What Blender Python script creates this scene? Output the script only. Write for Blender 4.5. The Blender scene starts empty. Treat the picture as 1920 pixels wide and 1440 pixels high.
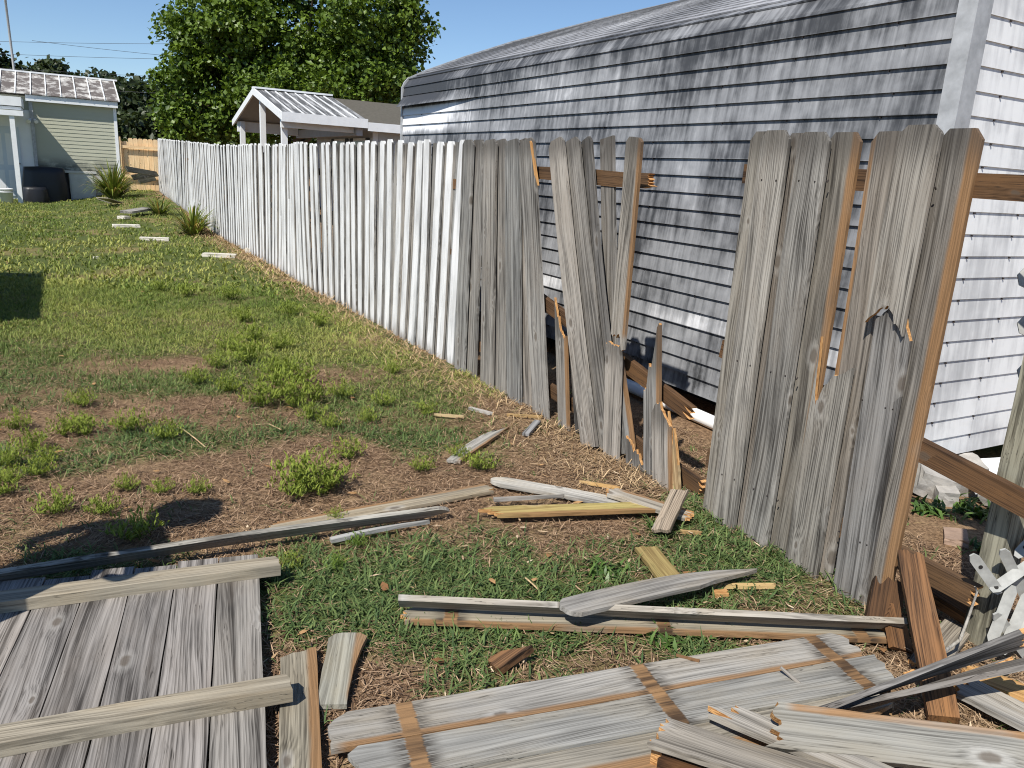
import bpy, math, random
import numpy as np
from mathutils import Vector, Matrix

random.seed(7); rng = np.random.default_rng(7)
sc = bpy.context.scene
COL = sc.collection

# ------------------------------------------------------------------ camera
FPX, SL, H = 1460.0, 0.058, 1.56
_yh = 278 + SL * 848
PHI = math.atan(SL); TH = math.atan((720 - _yh) * math.cos(PHI) / FPX)
FW = Vector((0, math.cos(TH), -math.sin(TH)))
_u0 = Vector((0, math.sin(TH), math.cos(TH)))
RT = math.cos(PHI) * Vector((1, 0, 0)) + math.sin(PHI) * _u0
UP = -math.sin(PHI) * Vector((1, 0, 0)) + math.cos(PHI) * _u0
CAM = Vector((0, 0, H))
cd = bpy.data.cameras.new('camera'); cam = bpy.data.objects.new('camera', cd); COL.objects.link(cam)
cd.sensor_width = 36; cd.lens = 36 * FPX / 1920; cd.clip_end = 3000; cd.clip_start = 0.05
cam.matrix_world = Matrix(((RT.x, UP.x, -FW.x, CAM.x), (RT.y, UP.y, -FW.y, CAM.y), (RT.z, UP.z, -FW.z, CAM.z), (0, 0, 0, 1)))
sc.camera = cam

# ------------------------------------------------------------------ light
EL = math.radians(50); SH = Vector((-0.48, -0.877, 0)).normalized()
sun_dir = Vector((SH.x * math.cos(EL), SH.y * math.cos(EL), math.sin(EL)))
w = bpy.data.worlds.new('World'); sc.world = w; w.use_nodes = True
wn = w.node_tree; sky = wn.nodes.new('ShaderNodeTexSky'); sky.sky_type = 'NISHITA'; sky.sun_disc = False
sky.sun_elevation = EL; sky.sun_rotation = math.atan2(SH.x, SH.y) % (2 * math.pi)
sky.air_density = 1.0; sky.dust_density = 0.0; sky.ozone_density = 5.0; sky.altitude = 800
bg = wn.nodes['Background']; bg.inputs[1].default_value = 0.098
wn.links.new(sky.outputs[0], bg.inputs[0])
sd = bpy.data.lights.new('sun', 'SUN'); sd.energy = 5.0; sd.angle = math.radians(0.53); sd.color = (1, 0.955, 0.88)
sun = bpy.data.objects.new('sun', sd); COL.objects.link(sun)
sun.rotation_euler = sun_dir.to_track_quat('Z', 'Y').to_euler()
sc.view_settings.view_transform = 'Standard'; sc.view_settings.look = 'None'
sc.view_settings.gamma = 1; sc.view_settings.exposure = 0.32; sc.view_settings.use_curve_mapping = False
sc.cycles.filter_width = 1.1

# ------------------------------------------------------------------ geometry of the place
D = Vector((-0.5, 0.8660254, 0))            # along the fence, away from the camera
NN = Vector((-0.8660254, -0.5, 0))          # out of the fence towards the yard
Z = Vector((0, 0, 1))
ROT = math.radians(120)                     # local X = D, local Y = NN

def A(a, p, z=0.0): return D * a + NN * p + Vector((0, 0, z))
def ray(x, y): return FW + RT * ((x - 960) / FPX) - UP * ((y - 720) / FPX)
def G(x, y, z=0.0):
    r = ray(x, y); return CAM + r * ((z - H) / r.z)
def onP(x, y, p):                           # photo point on the plane of a fence / wall -> (along, height)
    r = ray(x, y); q = CAM + r * ((p - CAM.dot(NN)) / r.dot(NN)); return q.dot(D), q.z
def onA(x, y, a):                           # photo point on a cross plane -> (perp, height)
    r = ray(x, y); q = CAM + r * (a / r.dot(D)); return q.dot(NN), q.z
def sstep(e0, e1, x):
    t = np.clip((x - e0) / (e1 - e0), 0, 1); return t * t * (3 - 2 * t)

# ------------------------------------------------------------------ noise for layouts
_perm = rng.random((257, 257))
def vnoise(x, y):
    x = np.asarray(x, float); y = np.asarray(y, float)
    xi = np.floor(x).astype(int); yi = np.floor(y).astype(int); fx = x - xi; fy = y - yi
    fx = fx * fx * (3 - 2 * fx); fy = fy * fy * (3 - 2 * fy)
    g = lambda i, j: _perm[i % 257, j % 257]
    return (g(xi, yi) * (1 - fx) + g(xi + 1, yi) * fx) * (1 - fy) + (g(xi, yi + 1) * (1 - fx) + g(xi + 1, yi + 1) * fx) * fy
def fbm(x, y, o=4):
    s = 0; a = 0.5; t = 0
    for k in range(o):
        s = s + a * vnoise(x * 2 ** k + 17.3 * k, y * 2 ** k + 5.1 * k); t += a; a *= 0.5
    return s / t
def ground_z(x, y):
    x = np.asarray(x, float); y = np.asarray(y, float)
    a = x * D.x + y * D.y; p = x * NN.x + y * NN.y
    rise = 0.42 * sstep(15, 30, a) * sstep(0.5, -2.6, p)
    near = np.exp(-((x) ** 2 + (y - 4) ** 2) / 300)
    return rise + (fbm(x * 0.9 + 40, y * 0.9 + 40, 3) - 0.5) * 0.035 * near - 0.004
def gz(v): return float(ground_z(v[0], v[1]))

# ------------------------------------------------------------------ object helpers
def tag(o, label=None, cat=None, group=None, kind=None):
    if label: o['label'] = label
    if cat: o['category'] = cat
    if group: o['group'] = group
    if kind: o['kind'] = kind
    return o
def empty(name, loc=(0, 0, 0), rz=0.0):
    o = bpy.data.objects.new(name, None); COL.objects.link(o)
    o.empty_display_size = 0.1
    o.matrix_basis = Matrix.Translation(Vector(loc)) @ Matrix.Rotation(rz, 4, 'Z'); return o
def mesh_obj(name, me, mats=(), parent=None, M=None, world=False):
    o = bpy.data.objects.new(name, me); COL.objects.link(o)
    if len(me.materials) == 0:
        for m in mats: me.materials.append(m)
    if parent is not None: o.parent = parent
    if M is not None:
        if parent is not None and world: M = parent.matrix_basis.inverted() @ M
        o.matrix_basis = M
    return o
def frame(o, x, y):
    y = y.normalized(); x = (x - y * x.dot(y)).normalized(); z = x.cross(y)
    return Matrix(((x.x, y.x, z.x, o.x), (x.y, y.y, z.y, o.y), (x.z, y.z, z.z, o.z), (0, 0, 0, 1)))
def smooth(me):
    me.polygons.foreach_set('use_smooth', [True] * len(me.polygons)); return me

class MB:                                    # collects simple solids into one mesh
    def __init__(s): s.v = []; s.f = []; s.m = []
    def poly(s, vs, fs, mi=0):
        b = len(s.v); s.v += [tuple(v) for v in vs]
        for f in fs: s.f.append([b + i for i in f]); s.m.append(mi)
        return s
    def box(s, x0, x1, y0, y1, z0, z1, mi=0):
        v = [(x0, y0, z0), (x1, y0, z0), (x1, y1, z0), (x0, y1, z0), (x0, y0, z1), (x1, y0, z1), (x1, y1, z1), (x0, y1, z1)]
        return s.poly(v, [(0, 3, 2, 1), (4, 5, 6, 7), (0, 1, 5, 4), (1, 2, 6, 5), (2, 3, 7, 6), (3, 0, 4, 7)], mi)
    def prism(s, pts, off, mi=0):            # closed polygon swept by a vector
        n = len(pts); off = Vector(off); v = [Vector(p) for p in pts]; v += [p + off for p in v]
        fs = [tuple(range(n))[::-1], tuple(range(n, 2 * n))] + [(i, (i + 1) % n, n + (i + 1) % n, n + i) for i in range(n)]
        return s.poly(v, fs, mi)
    def tube(s, pts, rad, seg=8, mi=0):
        pts = [Vector(p) for p in pts]; n = len(pts)
        if not hasattr(rad, '__len__'): rad = [rad] * n
        b = len(s.v); ref = None
        for i, p in enumerate(pts):
            t = (pts[min(i + 1, n - 1)] - pts[max(i - 1, 0)]).normalized()
            if ref is None: ref = Vector((0, 0, 1)) if abs(t.z) < 0.9 else Vector((1, 0, 0))
            x = t.cross(ref).normalized(); y = x.cross(t); ref = y
            for k in range(seg):
                an = 2 * math.pi * k / seg
                s.v.append(tuple(p + (x * math.cos(an) + y * math.sin(an)) * rad[i]))
        for i in range(n - 1):
            for k in range(seg):
                s.f.append([b + i * seg + k, b + i * seg + (k + 1) % seg, b + (i + 1) * seg + (k + 1) % seg, b + (i + 1) * seg + k]); s.m.append(mi)
        s.f.append([b + k for k in range(seg)]); s.m.append(mi)
        s.f.append([b + (n - 1) * seg + k for k in range(seg)][::-1]); s.m.append(mi)
        return s
    def lathe(s, prof, seg=20, mi=0, c=(0, 0, 0)):
        b = len(s.v); n = len(prof)
        for r, z in prof:
            for k in range(seg):
                an = 2 * math.pi * k / seg; s.v.append((c[0] + r * math.cos(an), c[1] + r * math.sin(an), c[2] + z))
        for i in range(n - 1):
            for k in range(seg):
                s.f.append([b + i * seg + k, b + i * seg + (k + 1) % seg, b + (i + 1) * seg + (k + 1) % seg, b + (i + 1) * seg + k]); s.m.append(mi)
        return s
    def mesh(s, name, mats):
        me = bpy.data.meshes.new(name); me.from_pydata(s.v, [], s.f)
        for m in mats: me.materials.append(m)
        if any(s.m): me.polygons.foreach_set('material_index', s.m)
        me.update(); return me
    def build(s, name, mats, parent=None, M=None, world=False, sm=False):
        if not isinstance(mats, (list, tuple)): mats = [mats]
        me = s.mesh(name, mats)
        if sm: smooth(me)
        return mesh_obj(name, me, (), parent, M, world)

# ------------------------------------------------------------------ materials
class NG:
    def __init__(s, name):
        s.mat = bpy.data.materials.new(name); s.mat.use_nodes = True; s.t = s.mat.node_tree
        s.b = s.t.nodes['Principled BSDF']; s.out = s.t.nodes['Material Output']
    def put(s, sock, v):
        if isinstance(v, bpy.types.NodeSocket): s.t.links.new(v, sock)
        elif v is not None:
            if sock.type == 'RGBA' and len(v) == 3: v = (*v, 1)
            sock.default_value = v
    def new(s, ty): return s.t.nodes.new(ty)
    def obj(s): return s.new('ShaderNodeTexCoord').outputs['Object']
    def geo(s): return s.new('ShaderNodeNewGeometry').outputs['Position']
    def info(s): return s.new('ShaderNodeObjectInfo')
    def sep(s, v):
        n = s.new('ShaderNodeSeparateXYZ'); s.put(n.inputs[0], v); return n.outputs
    def xyz(s, x, y, z=0.0):
        n = s.new('ShaderNodeCombineXYZ'); s.put(n.inputs[0], x); s.put(n.inputs[1], y); s.put(n.inputs[2], z); return n.outputs[0]
    def m(s, op, a, b=None, c=None, clamp=False):
        n = s.new('ShaderNodeMath'); n.operation = op; n.use_clamp = clamp
        s.put(n.inputs[0], a); s.put(n.inputs[1], b); s.put(n.inputs[2], c); return n.outputs[0]
    def lin(s, v, a, b, c=0.0, d=1.0, smooth=True):
        n = s.new('ShaderNodeMapRange'); n.interpolation_type = 'SMOOTHSTEP' if smooth else 'LINEAR'
        s.put(n.inputs[0], v); s.put(n.inputs[1], a); s.put(n.inputs[2], b); s.put(n.inputs[3], c); s.put(n.inputs[4], d); return n.outputs[0]
    def noise(s, v, sc=1.0, det=3.0, ro=0.55, dist=0.0):
        n = s.new('ShaderNodeTexNoise'); s.put(n.inputs['Vector'], v); s.put(n.inputs['Scale'], sc)
        s.put(n.inputs['Detail'], det); s.put(n.inputs['Roughness'], ro); s.put(n.inputs['Distortion'], dist); return n.outputs[0]
    def vor(s, v, sc=1.0):
        n = s.new('ShaderNodeTexVoronoi'); n.voronoi_dimensions = '2D'; s.put(n.inputs['Vector'], v); s.put(n.inputs['Scale'], sc); return n.outputs
    def mix(s, f, a, b, ty='MIX'):
        n = s.new('ShaderNodeMix'); n.data_type = 'RGBA'; n.blend_type = ty
        s.put(n.inputs[0], f); s.put(n.inputs[6], a); s.put(n.inputs[7], b); return n.outputs[2]
    def attr(s, name, ty='OBJECT'):
        n = s.new('ShaderNodeAttribute'); n.attribute_type = ty; n.attribute_name = name; return n
    def bump(s, h, strength=0.5, dist=0.01):
        n = s.new('ShaderNodeBump'); s.put(n.inputs['Strength'], strength); s.put(n.inputs['Distance'], dist); s.put(n.inputs['Height'], h)
        s.t.links.new(n.outputs[0], s.b.inputs['Normal'])
    def done(s, col, rough=0.8, spec=0.25):
        s.put(s.b.inputs['Base Color'], col); s.put(s.b.inputs['Roughness'], rough); s.put(s.b.inputs['Specular IOR Level'], spec); return s.mat

def wood(name, light, dark, warm, warm_amt=0.35, rings=1.0, c0=0.58, c1=0.92, fresh=(0.35, 0.195, 0.088), paint=None):
    g = NG(name); o = g.sep(g.obj()); inf = g.info(); r = inf.outputs['Random']
    x, y, z = o[0], o[1], o[2]
    rx = g.m('MULTIPLY', r, 91.7); ry = g.m('MULTIPLY', r, 53.3)
    X = g.m('ADD', x, rx); Y = g.m('ADD', y, ry)
    wob = g.noise(g.xyz(g.m('MULTIPLY', X, 4.5), g.m('MULTIPLY', Y, 0.62), g.m('MULTIPLY', z, 4)), 1.0, 1.0)
    kj = g.noise(g.xyz(X, Y, 0.0), 30.0, 2.0)
    vo = g.vor(g.xyz(g.m('ADD', g.m('MULTIPLY', X, 8.0), g.m('MULTIPLY', kj, 0.10)), g.m('ADD', g.m('MULTIPLY', Y, 3.9), g.m('MULTIPLY', kj, 0.10)), 0.0))
    keep = g.m('GREATER_THAN', g.sep(vo['Color'])[0], 0.80); ks = g.lin(g.sep(vo['Color'])[1], 0.0, 1.0, 0.45, 1.15)
    vd = g.m('DIVIDE', vo['Distance'], ks)
    kd = g.m('MULTIPLY', g.lin(vo['Distance'], 0.46, 0.0), keep)
    core = g.m('MULTIPLY', g.lin(vd, 0.16, 0.07), keep)
    halo = g.m('MULTIPLY', g.lin(vd, 0.30, 0.14), keep)
    streak = g.noise(g.xyz(g.m('ADD', g.m('MULTIPLY', X, 55), g.m('MULTIPLY', wob, 9.0)), g.m('MULTIPLY', Y, 0.8), g.m('MULTIPLY', z, 30)), 1.0, 4.0, 0.7)
    ph = g.m('ADD', g.m('MULTIPLY', X, 620.0), g.m('ADD', g.m('MULTIPLY', wob, 70.0), g.m('ADD', g.m('MULTIPLY', kd, 11.0), g.m('MULTIPLY', streak, 26.0))))
    ring = g.m('ADD', g.m('MULTIPLY', g.m('SINE', ph), 0.5), 0.5)
    fine = g.noise(g.xyz(g.m('MULTIPLY', X, 300), g.m('MULTIPLY', Y, 4.5), g.m('MULTIPLY', z, 200)), 1.0, 2.0, 0.7)
    blot = g.noise(g.xyz(g.m('MULTIPLY', X, 10), g.m('MULTIPLY', Y, 2.2), 3.0), 1.0, 3.0, 0.6)
    crack = g.m('MULTIPLY', g.lin(g.m('ABSOLUTE', g.m('SUBTRACT', streak, 0.5)), 0.010, 0.002), g.lin(blot, 0.52, 0.6))
    rm = g.m('MULTIPLY', ring, g.lin(wob, 0.35, 0.65, 0.03, 0.17 * rings))
    val = g.m('ADD', rm, g.m('ADD', g.m('MULTIPLY', fine, 0.30), g.m('ADD', g.m('MULTIPLY', streak, 0.80), g.m('MULTIPLY', blot, 0.34))))
    val = g.lin(val, c0, c1, 0.0, 1.0)
    col = g.mix(val, dark, light)
    col = g.mix(g.m('MULTIPLY', g.lin(blot, 0.42, 0.7), warm_amt), col, warm)
    col = g.mix(0.9, col, inf.outputs['Color'], 'MULTIPLY')
    col = g.mix(g.m('MULTIPLY', halo, 0.35), col, tuple(min(1, c * 1.1) for c in light))
    col = g.mix(g.m('MULTIPLY', core, 0.72), col, (0.09, 0.07, 0.052))
    col = g.mix(g.m('MULTIPLY', crack, 0.85), col, (0.02, 0.017, 0.014))
    # unweathered strip where another board used to cover it
    xw = g.m('ADD', x, g.m('MULTIPLY', g.m('SUBTRACT', g.noise(g.xyz(0.0, g.m('MULTIPLY', Y, 6), 0), 1.0, 3), 0.5), 0.012))
    lo = g.attr('fresh_lo').outputs['Fac']; hi = g.attr('fresh_hi').outputs['Fac']
    band = g.m('MULTIPLY', g.lin(xw, g.m('SUBTRACT', lo, 0.014), g.m('ADD', lo, 0.003)), g.lin(xw, g.m('ADD', hi, 0.006), g.m('SUBTRACT', hi, 0.002)))
    band = g.m('MULTIPLY', band, g.m('GREATER_THAN', g.m('SUBTRACT', hi, lo), 0.001))
    fr = g.mix(g.m('ADD', g.m('MULTIPLY', ring, 0.45), g.m('MULTIPLY', streak, 0.5)), tuple(c * 0.42 for c in fresh), fresh)
    fy = g.attr('fresh_y').outputs['Fac']; band = g.m('MULTIPLY', band, g.lin(y, fy, g.m('ADD', fy, 0.05)))
    col = g.mix(g.m('MULTIPLY', band, g.lin(blot, 0.25, 0.5, 0.35, 0.92)), col, fr)
    # marks where the rails sat
    for k in (1, 2, 3):
        c = g.attr('rail_%d' % k).outputs['Fac']
        dd = g.m('ABSOLUTE', g.m('SUBTRACT', g.m('ADD', y, g.m('ADD', g.m('MULTIPLY', g.m('SUBTRACT', fine, 0.5), 0.03), g.m('MULTIPLY', g.m('SUBTRACT', streak, 0.5), 0.012))), c))
        has = g.m('GREATER_THAN', c, 0.001)
        edge = g.m('MULTIPLY', g.m('MULTIPLY', g.lin(dd, 0.085, 0.03), has), g.lin(g.m('ADD', g.m('MULTIPLY', fine, 0.5), g.m('MULTIPLY', streak, 0.5)), 0.47, 0.56))
        col = g.mix(g.m('MULTIPLY', edge, 0.9), col, (0.035, 0.028, 0.022))
        core2 = g.m('MULTIPLY', g.lin(dd, 0.027, 0.022), has)
        col = g.mix(core2, col, g.mix(g.lin(g.m('ADD', g.m('MULTIPLY', blot, .6), g.m('MULTIPLY', streak, .4)), 0.42, 0.62), (0.06, 0.037, 0.022), (0.29, 0.17, 0.082)))
    ty = g.attr('top_y').outputs['Fac']
    td = g.m('MULTIPLY', g.lin(g.m('ADD', y, g.m('MULTIPLY', streak, 0.16)), g.m('SUBTRACT', ty, 0.10), g.m('ADD', ty, 0.06)), g.m('GREATER_THAN', ty, 0.01))
    col = g.mix(g.m('MULTIPLY', td, 0.62), col, (0.055, 0.05, 0.045))
    rough = 0.82
    if paint is not None:
        ax = g.m('ABSOLUTE', x); pn = g.noise(g.xyz(g.m('MULTIPLY', X, 60), g.m('MULTIPLY', Y, 5), z), 1.0, 4.0, 0.65)
        pl = g.noise(g.xyz(g.m('MULTIPLY', X, 8), g.m('MULTIPLY', Y, 2.2), 1.0), 1.0, 3.0)
        wear = g.m('ADD', g.lin(ax, 0.052, 0.070, 0.0, 0.40), g.m('ADD', g.m('MULTIPLY', pn, 0.6), g.m('MULTIPLY', pl, 0.35)))
        foot = g.lin(y, 0.22, 0.0, 0.0, 0.3)
        wear = g.lin(g.m('ADD', wear, foot), 0.52, 0.80)
        pc = g.mix(g.lin(g.m('ADD', g.m('MULTIPLY', pl, .6), g.m('MULTIPLY', streak, .5)), 0.42, 0.75), paint, tuple(c * 0.62 for c in paint))
        col = g.mix(wear, pc, col)
    h = g.m('ADD', g.m('MULTIPLY', rm, 0.8), g.m('SUBTRACT', g.m('ADD', fine, g.m('MULTIPLY', streak, 0.6)), g.m('MULTIPLY', crack, 2.0)))
    g.bump(h, 0.35, 0.002)
    return g.done(col, rough, 0.2)

GREY = wood('weathered_grey_wood', (0.36, 0.342, 0.312), (0.042, 0.038, 0.034), (0.13, 0.105, 0.08), c0=0.55, c1=0.95)
PALE = wood('bleached_wood', (0.42, 0.408, 0.38), (0.085, 0.08, 0.073), (0.29, 0.24, 0.165), 0.4, c0=0.46, c1=1.0)
BROWN = wood('brown_rail_wood', (0.15, 0.085, 0.044), (0.022, 0.014, 0.01), (0.24, 0.125, 0.05), 0.4, 1.6)
TANW = wood('tan_fresh_wood', (0.55, 0.42, 0.24), (0.25, 0.17, 0.09), (0.42, 0.38, 0.18), 0.4)
WHITEW = wood('white_painted_wood', (0.42, 0.41, 0.39), (0.10, 0.095, 0.09), (0.2, 0.18, 0.15), 0.3, paint=(0.76, 0.76, 0.755))
NEWW = wood('new_cedar_wood', (0.92, 0.68, 0.40), (0.70, 0.46, 0.24), (0.85, 0.6, 0.32), 0.3, 0.4)
def splinter_mat():
    g = NG('splintered_wood'); o = g.sep(g.obj())
    n = g.noise(g.xyz(g.m('MULTIPLY', o[0], 220), g.m('MULTIPLY', o[1], 14), g.m('MULTIPLY', o[2], 220)), 1.0, 3)
    c = g.mix(g.lin(n, 0.35, 0.65), (0.3, 0.14, 0.05), (0.62, 0.36, 0.15)); g.bump(n, 0.8, 0.004); return g.done(c, 0.85, 0.15)
SPLIT = splinter_mat()

def plain(name, c, rough=0.6, spec=0.3, var=0.12, sc=6.0, bump=0.0, metal=0.0):
    g = NG(name); n = g.noise(g.obj(), sc, 4.0, 0.6)
    col = g.mix(n, tuple(x * (1 - var * 1.6) for x in c), tuple(min(1, x * (1 + var)) for x in c))
    if bump: g.bump(n, 0.5, bump)
    g.b.inputs['Metallic'].default_value = metal
    return g.done(col, rough, spec)

def siding_mat(name, base, mid, dark, dirt, gable=False):
    g = NG(name); o = g.sep(g.obj())
    u = o[1] if gable else o[0]; zz = o[2]
    s1 = g.noise(g.xyz(g.m('MULTIPLY', u, 19), g.m('MULTIPLY', zz, 0.9), 0.0), 1.0, 5.0, 0.62)
    s2 = g.noise(g.xyz(g.m('MULTIPLY', u, 1.5), g.m('MULTIPLY', zz, 1.6), 4.0), 1.0, 4.0, 0.6)
    s3 = g.noise(g.xyz(g.m('MULTIPLY', u, 9), g.m('MULTIPLY', zz, 5), 9.0), 1.0, 6.0, 0.68)
    row = g.noise(g.xyz(0.0, g.m('FLOOR', g.m('DIVIDE', g.m('SUBTRACT', zz, 0.165), 0.1123)), 2.0), 1.7, 0.0)
    v = g.m('ADD', g.m('MULTIPLY', s1, 0.55), g.m('ADD', g.m('MULTIPLY', s2, 0.95), g.m('MULTIPLY', s3, 0.36))); v = g.m('SUBTRACT', v, 0.06)
    fz = g.m('FRACT', g.m('DIVIDE', g.m('SUBTRACT', zz, 0.158), 0.1123)); v = g.m('ADD', v, g.m('MULTIPLY', g.lin(fz, 0.25, 1.0), g.lin(s1, 0.42, 0.62, 0.0, 0.05)))
    v = g.m('ADD', v, g.m('MULTIPLY', row, 0.16))
    v = g.m('ADD', v, dirt)
    if not gable:
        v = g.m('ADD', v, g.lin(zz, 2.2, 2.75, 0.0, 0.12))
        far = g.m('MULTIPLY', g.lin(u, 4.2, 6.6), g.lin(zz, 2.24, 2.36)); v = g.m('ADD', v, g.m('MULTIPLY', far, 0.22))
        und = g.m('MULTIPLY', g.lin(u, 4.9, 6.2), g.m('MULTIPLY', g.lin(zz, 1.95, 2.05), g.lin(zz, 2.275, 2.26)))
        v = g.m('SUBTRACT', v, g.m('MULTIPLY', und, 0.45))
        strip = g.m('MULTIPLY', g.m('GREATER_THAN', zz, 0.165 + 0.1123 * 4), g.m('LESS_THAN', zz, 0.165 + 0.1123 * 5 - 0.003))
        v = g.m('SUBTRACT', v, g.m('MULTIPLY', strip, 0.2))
    c = g.mix(g.lin(v, 0.74, 1.12), base, mid)
    c = g.mix(g.lin(v, 1.06, 1.42), c, dark)
    drip = g.noise(g.xyz(g.m('MULTIPLY', u, 5), g.m('MULTIPLY', zz, 0.7), 15.0), 1.0, 5.0, 0.6)
    c = g.mix(g.m('MULTIPLY', g.lin(drip, 0.60, 0.74), 0.0 if gable else 0.75), c, dark)
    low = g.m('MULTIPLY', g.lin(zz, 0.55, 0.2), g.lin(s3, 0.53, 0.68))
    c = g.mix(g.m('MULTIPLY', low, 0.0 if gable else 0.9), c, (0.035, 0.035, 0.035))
    g.bump(s3, 0.15, 0.002)
    return g.done(c, 0.55, 0.3)
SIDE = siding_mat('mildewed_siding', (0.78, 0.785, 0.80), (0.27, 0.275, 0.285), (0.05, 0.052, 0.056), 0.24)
GABLE = siding_mat('pale_siding', (0.80, 0.805, 0.80), (0.50, 0.505, 0.51), (0.30, 0.31, 0.315), -0.06, True)
ROOFS = siding_mat('mildewed_roof_strips', (0.62, 0.62, 0.62), (0.33, 0.33, 0.34), (0.14, 0.14, 0.145), 0.1)
DARKV = plain('dark_void', (0.03, 0.028, 0.026), 0.9, 0.1)  # near-black, stands for shade in hollows; also colours a handle
TRIM = plain('white_trim', (0.78, 0.79, 0.79), 0.5, 0.3, 0.1)
TRIMG = plain('grey_trim', (0.42, 0.43, 0.44), 0.5, 0.35, 0.4, 11)
NAIL = plain('rusty_nail', (0.035, 0.027, 0.024), 0.6, 0.4)
CONC = plain('concrete', (0.40, 0.38, 0.35), 0.9, 0.2, 0.35, 14, 0.01)
METAL = plain('antenna_metal', (0.5, 0.5, 0.5), 0.45, 0.5, 0.1, 5)

# ------------------------------------------------------------------ board maker
FOOT = []                                    # (ax, ay, bx, by, half width) : where boards lie on the grass
def board_mesh(name, w, L, t, us=None, top=None, bot=None, N=3, bow=0.0, cup=0.0, twist=0.0, side=0.0, left=None, right=None,
               mats=None, split_top=False, split_bot=False, rough=0.0, seed=0):
    rr = random.Random(seed * 7919 + 13)
    if us is None: us = [-0.5, 0.5]
    nc = len(us); top = top or [0.0] * nc; bot = bot or [0.0] * nc
    if (split_top or split_bot) and nc >= 5:
        k_ = 3; u2, t2, b2 = [], [], []
        for j in range(nc - 1):
            for q in range(k_):
                f_ = q / k_; u2.append(us[j] + (us[j + 1] - us[j]) * (f_ + (rr.uniform(-.1, .1) if q else 0)))
                t2.append(top[j] + (top[j + 1] - top[j]) * f_ + (rr.uniform(-.4, 1.0) * rr.random() ** 2 * .035 if split_top else 0))
                b2.append(bot[j] + (bot[j + 1] - bot[j]) * f_ - (rr.uniform(-.4, 1.0) * rr.random() ** 2 * .035 if split_bot else 0))
        us = u2 + [us[-1]]; top = t2 + [top[-1]]; bot = b2 + [bot[-1]]; nc = len(us)
    vs = []
    ed = [[rr.uniform(-rough, rough) for _ in range(N + 1)] for _ in range(2)]
    def lut(tab, v, dflt):
        if tab is None: return dflt
        for (v0, x0), (v1, x1) in zip(tab, tab[1:]):
            if v <= v1: return x0 + (x1 - x0) * (v - v0) / max(1e-6, v1 - v0)
        return tab[-1][1]
    for sgn in (1, -1):
        for i in range(N + 1):
            v = i / N
            for j, u in enumerate(us):
                yy = bot[j] + (L + top[j] - bot[j]) * v; vv = min(1, max(0, yy / L))
                xl = lut(left, vv, -w / 2) + ed[0][i]; xr = lut(right, vv, w / 2) + ed[1][i]
                xx = xl + (xr - xl) * (u + 0.5) + side * math.sin(math.pi * vv)
                zc = bow * math.sin(math.pi * vv) + cup * (4 * u * u) + twist * u * (vv - 0.5)
                vs.append((xx, yy, zc + sgn * t / 2))
    K = (N + 1) * nc; fs = []; ms = []
    I = lambda s, i, j: s * K + i * nc + j
    for i in range(N):
        for j in range(nc - 1):
            fs.append((I(0, i, j), I(0, i, j + 1), I(0, i + 1, j + 1), I(0, i + 1, j))); ms.append(0)
            fs.append((I(1, i, j), I(1, i + 1, j), I(1, i + 1, j + 1), I(1, i, j + 1))); ms.append(0)
        fs.append((I(0, i, 0), I(0, i + 1, 0), I(1, i + 1, 0), I(1, i, 0))); ms.append(0)
        fs.append((I(0, i, nc - 1), I(1, i, nc - 1), I(1, i + 1, nc - 1), I(0, i + 1, nc - 1))); ms.append(0)
    for j in range(nc - 1):
        fs.append((I(0, N, j), I(0, N, j + 1), I(1, N, j + 1), I(1, N, j))); ms.append(1 if split_top else 0)
        fs.append((I(0, 0, j), I(1, 0, j), I(1, 0, j + 1), I(0, 0, j + 1))); ms.append(1 if split_bot else 0)
    me = bpy.data.meshes.new(name); me.from_pydata(vs, [], fs); me.polygons.foreach_set('material_index', ms)
    for m in (mats or (GREY, SPLIT)): me.materials.append(m)
    me.update(); return me
DOGU = [-0.5, -0.3, 0.3, 0.5]; DOGT = [-0.036, 0, 0, -0.036]
def jag(n, amp, seed, slope=0.0):
    rr = random.Random(seed); return [rr.uniform(-amp, 0) * (1 if k % 2 else 0.35) + slope * (k / (n - 1)) for k in range(n)]
def ucols(n): return [-0.5 + k / (n - 1) for k in range(n)]
def tone(o, c):
    o.color = (c[0], c[1], c[2], 1.0); return o
def rtone(o, v=0.14, base=1.0, hue=0.05):
    b = base * (1 + random.uniform(-v, v)); h = random.uniform(-hue, hue); o.color = (b * (1 + h), b, b * (1 - h), 1); return o
def fresh(o, lo, hi):
    o['fresh_lo'] = float(lo); o['fresh_hi'] = float(hi); return o
def rails(o, *ys):
    for k, yv in enumerate(ys): o['rail_%d' % (k + 1)] = float(yv)
    return o
def upright(parent, me, name, a, p, z0=0.0, lean=0.0, pitch=0.0, v=0.14, base=1.0):
    """fence board standing on the ground: x to the right along the fence, y up, z out to the yard"""
    x = (-D).copy(); y = (Z + (-D) * lean + NN * pitch).normalized()
    o = mesh_obj(name, me, (), parent, frame(A(a, p, z0), x, y), True); rtone(o, v, base)
    o['top_y'] = max(v_.co.y for v_ in me.vertices); return o
def upright_px(parent, me_f, name, p, pb, pt, base=1.0, v=0.1, ptop=None, yaw=0.0, top_y=True):
    """board whose foot and head centres are read from the photo on the fence plane"""
    ptop = p if ptop is None else ptop
    a0, z0 = onP(pb[0], pb[1], p); a1, z1 = onP(pt[0], pt[1], ptop)
    b = A(a0, p, z0); e = A(a1, ptop, z1); L = (e - b).length
    o = mesh_obj(name, me_f(L), (), parent, frame(b, -D + NN * math.tan(math.radians(yaw)), e - b), True); rtone(o, v, base)
    if top_y: o['top_y'] = L
    return o

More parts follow.
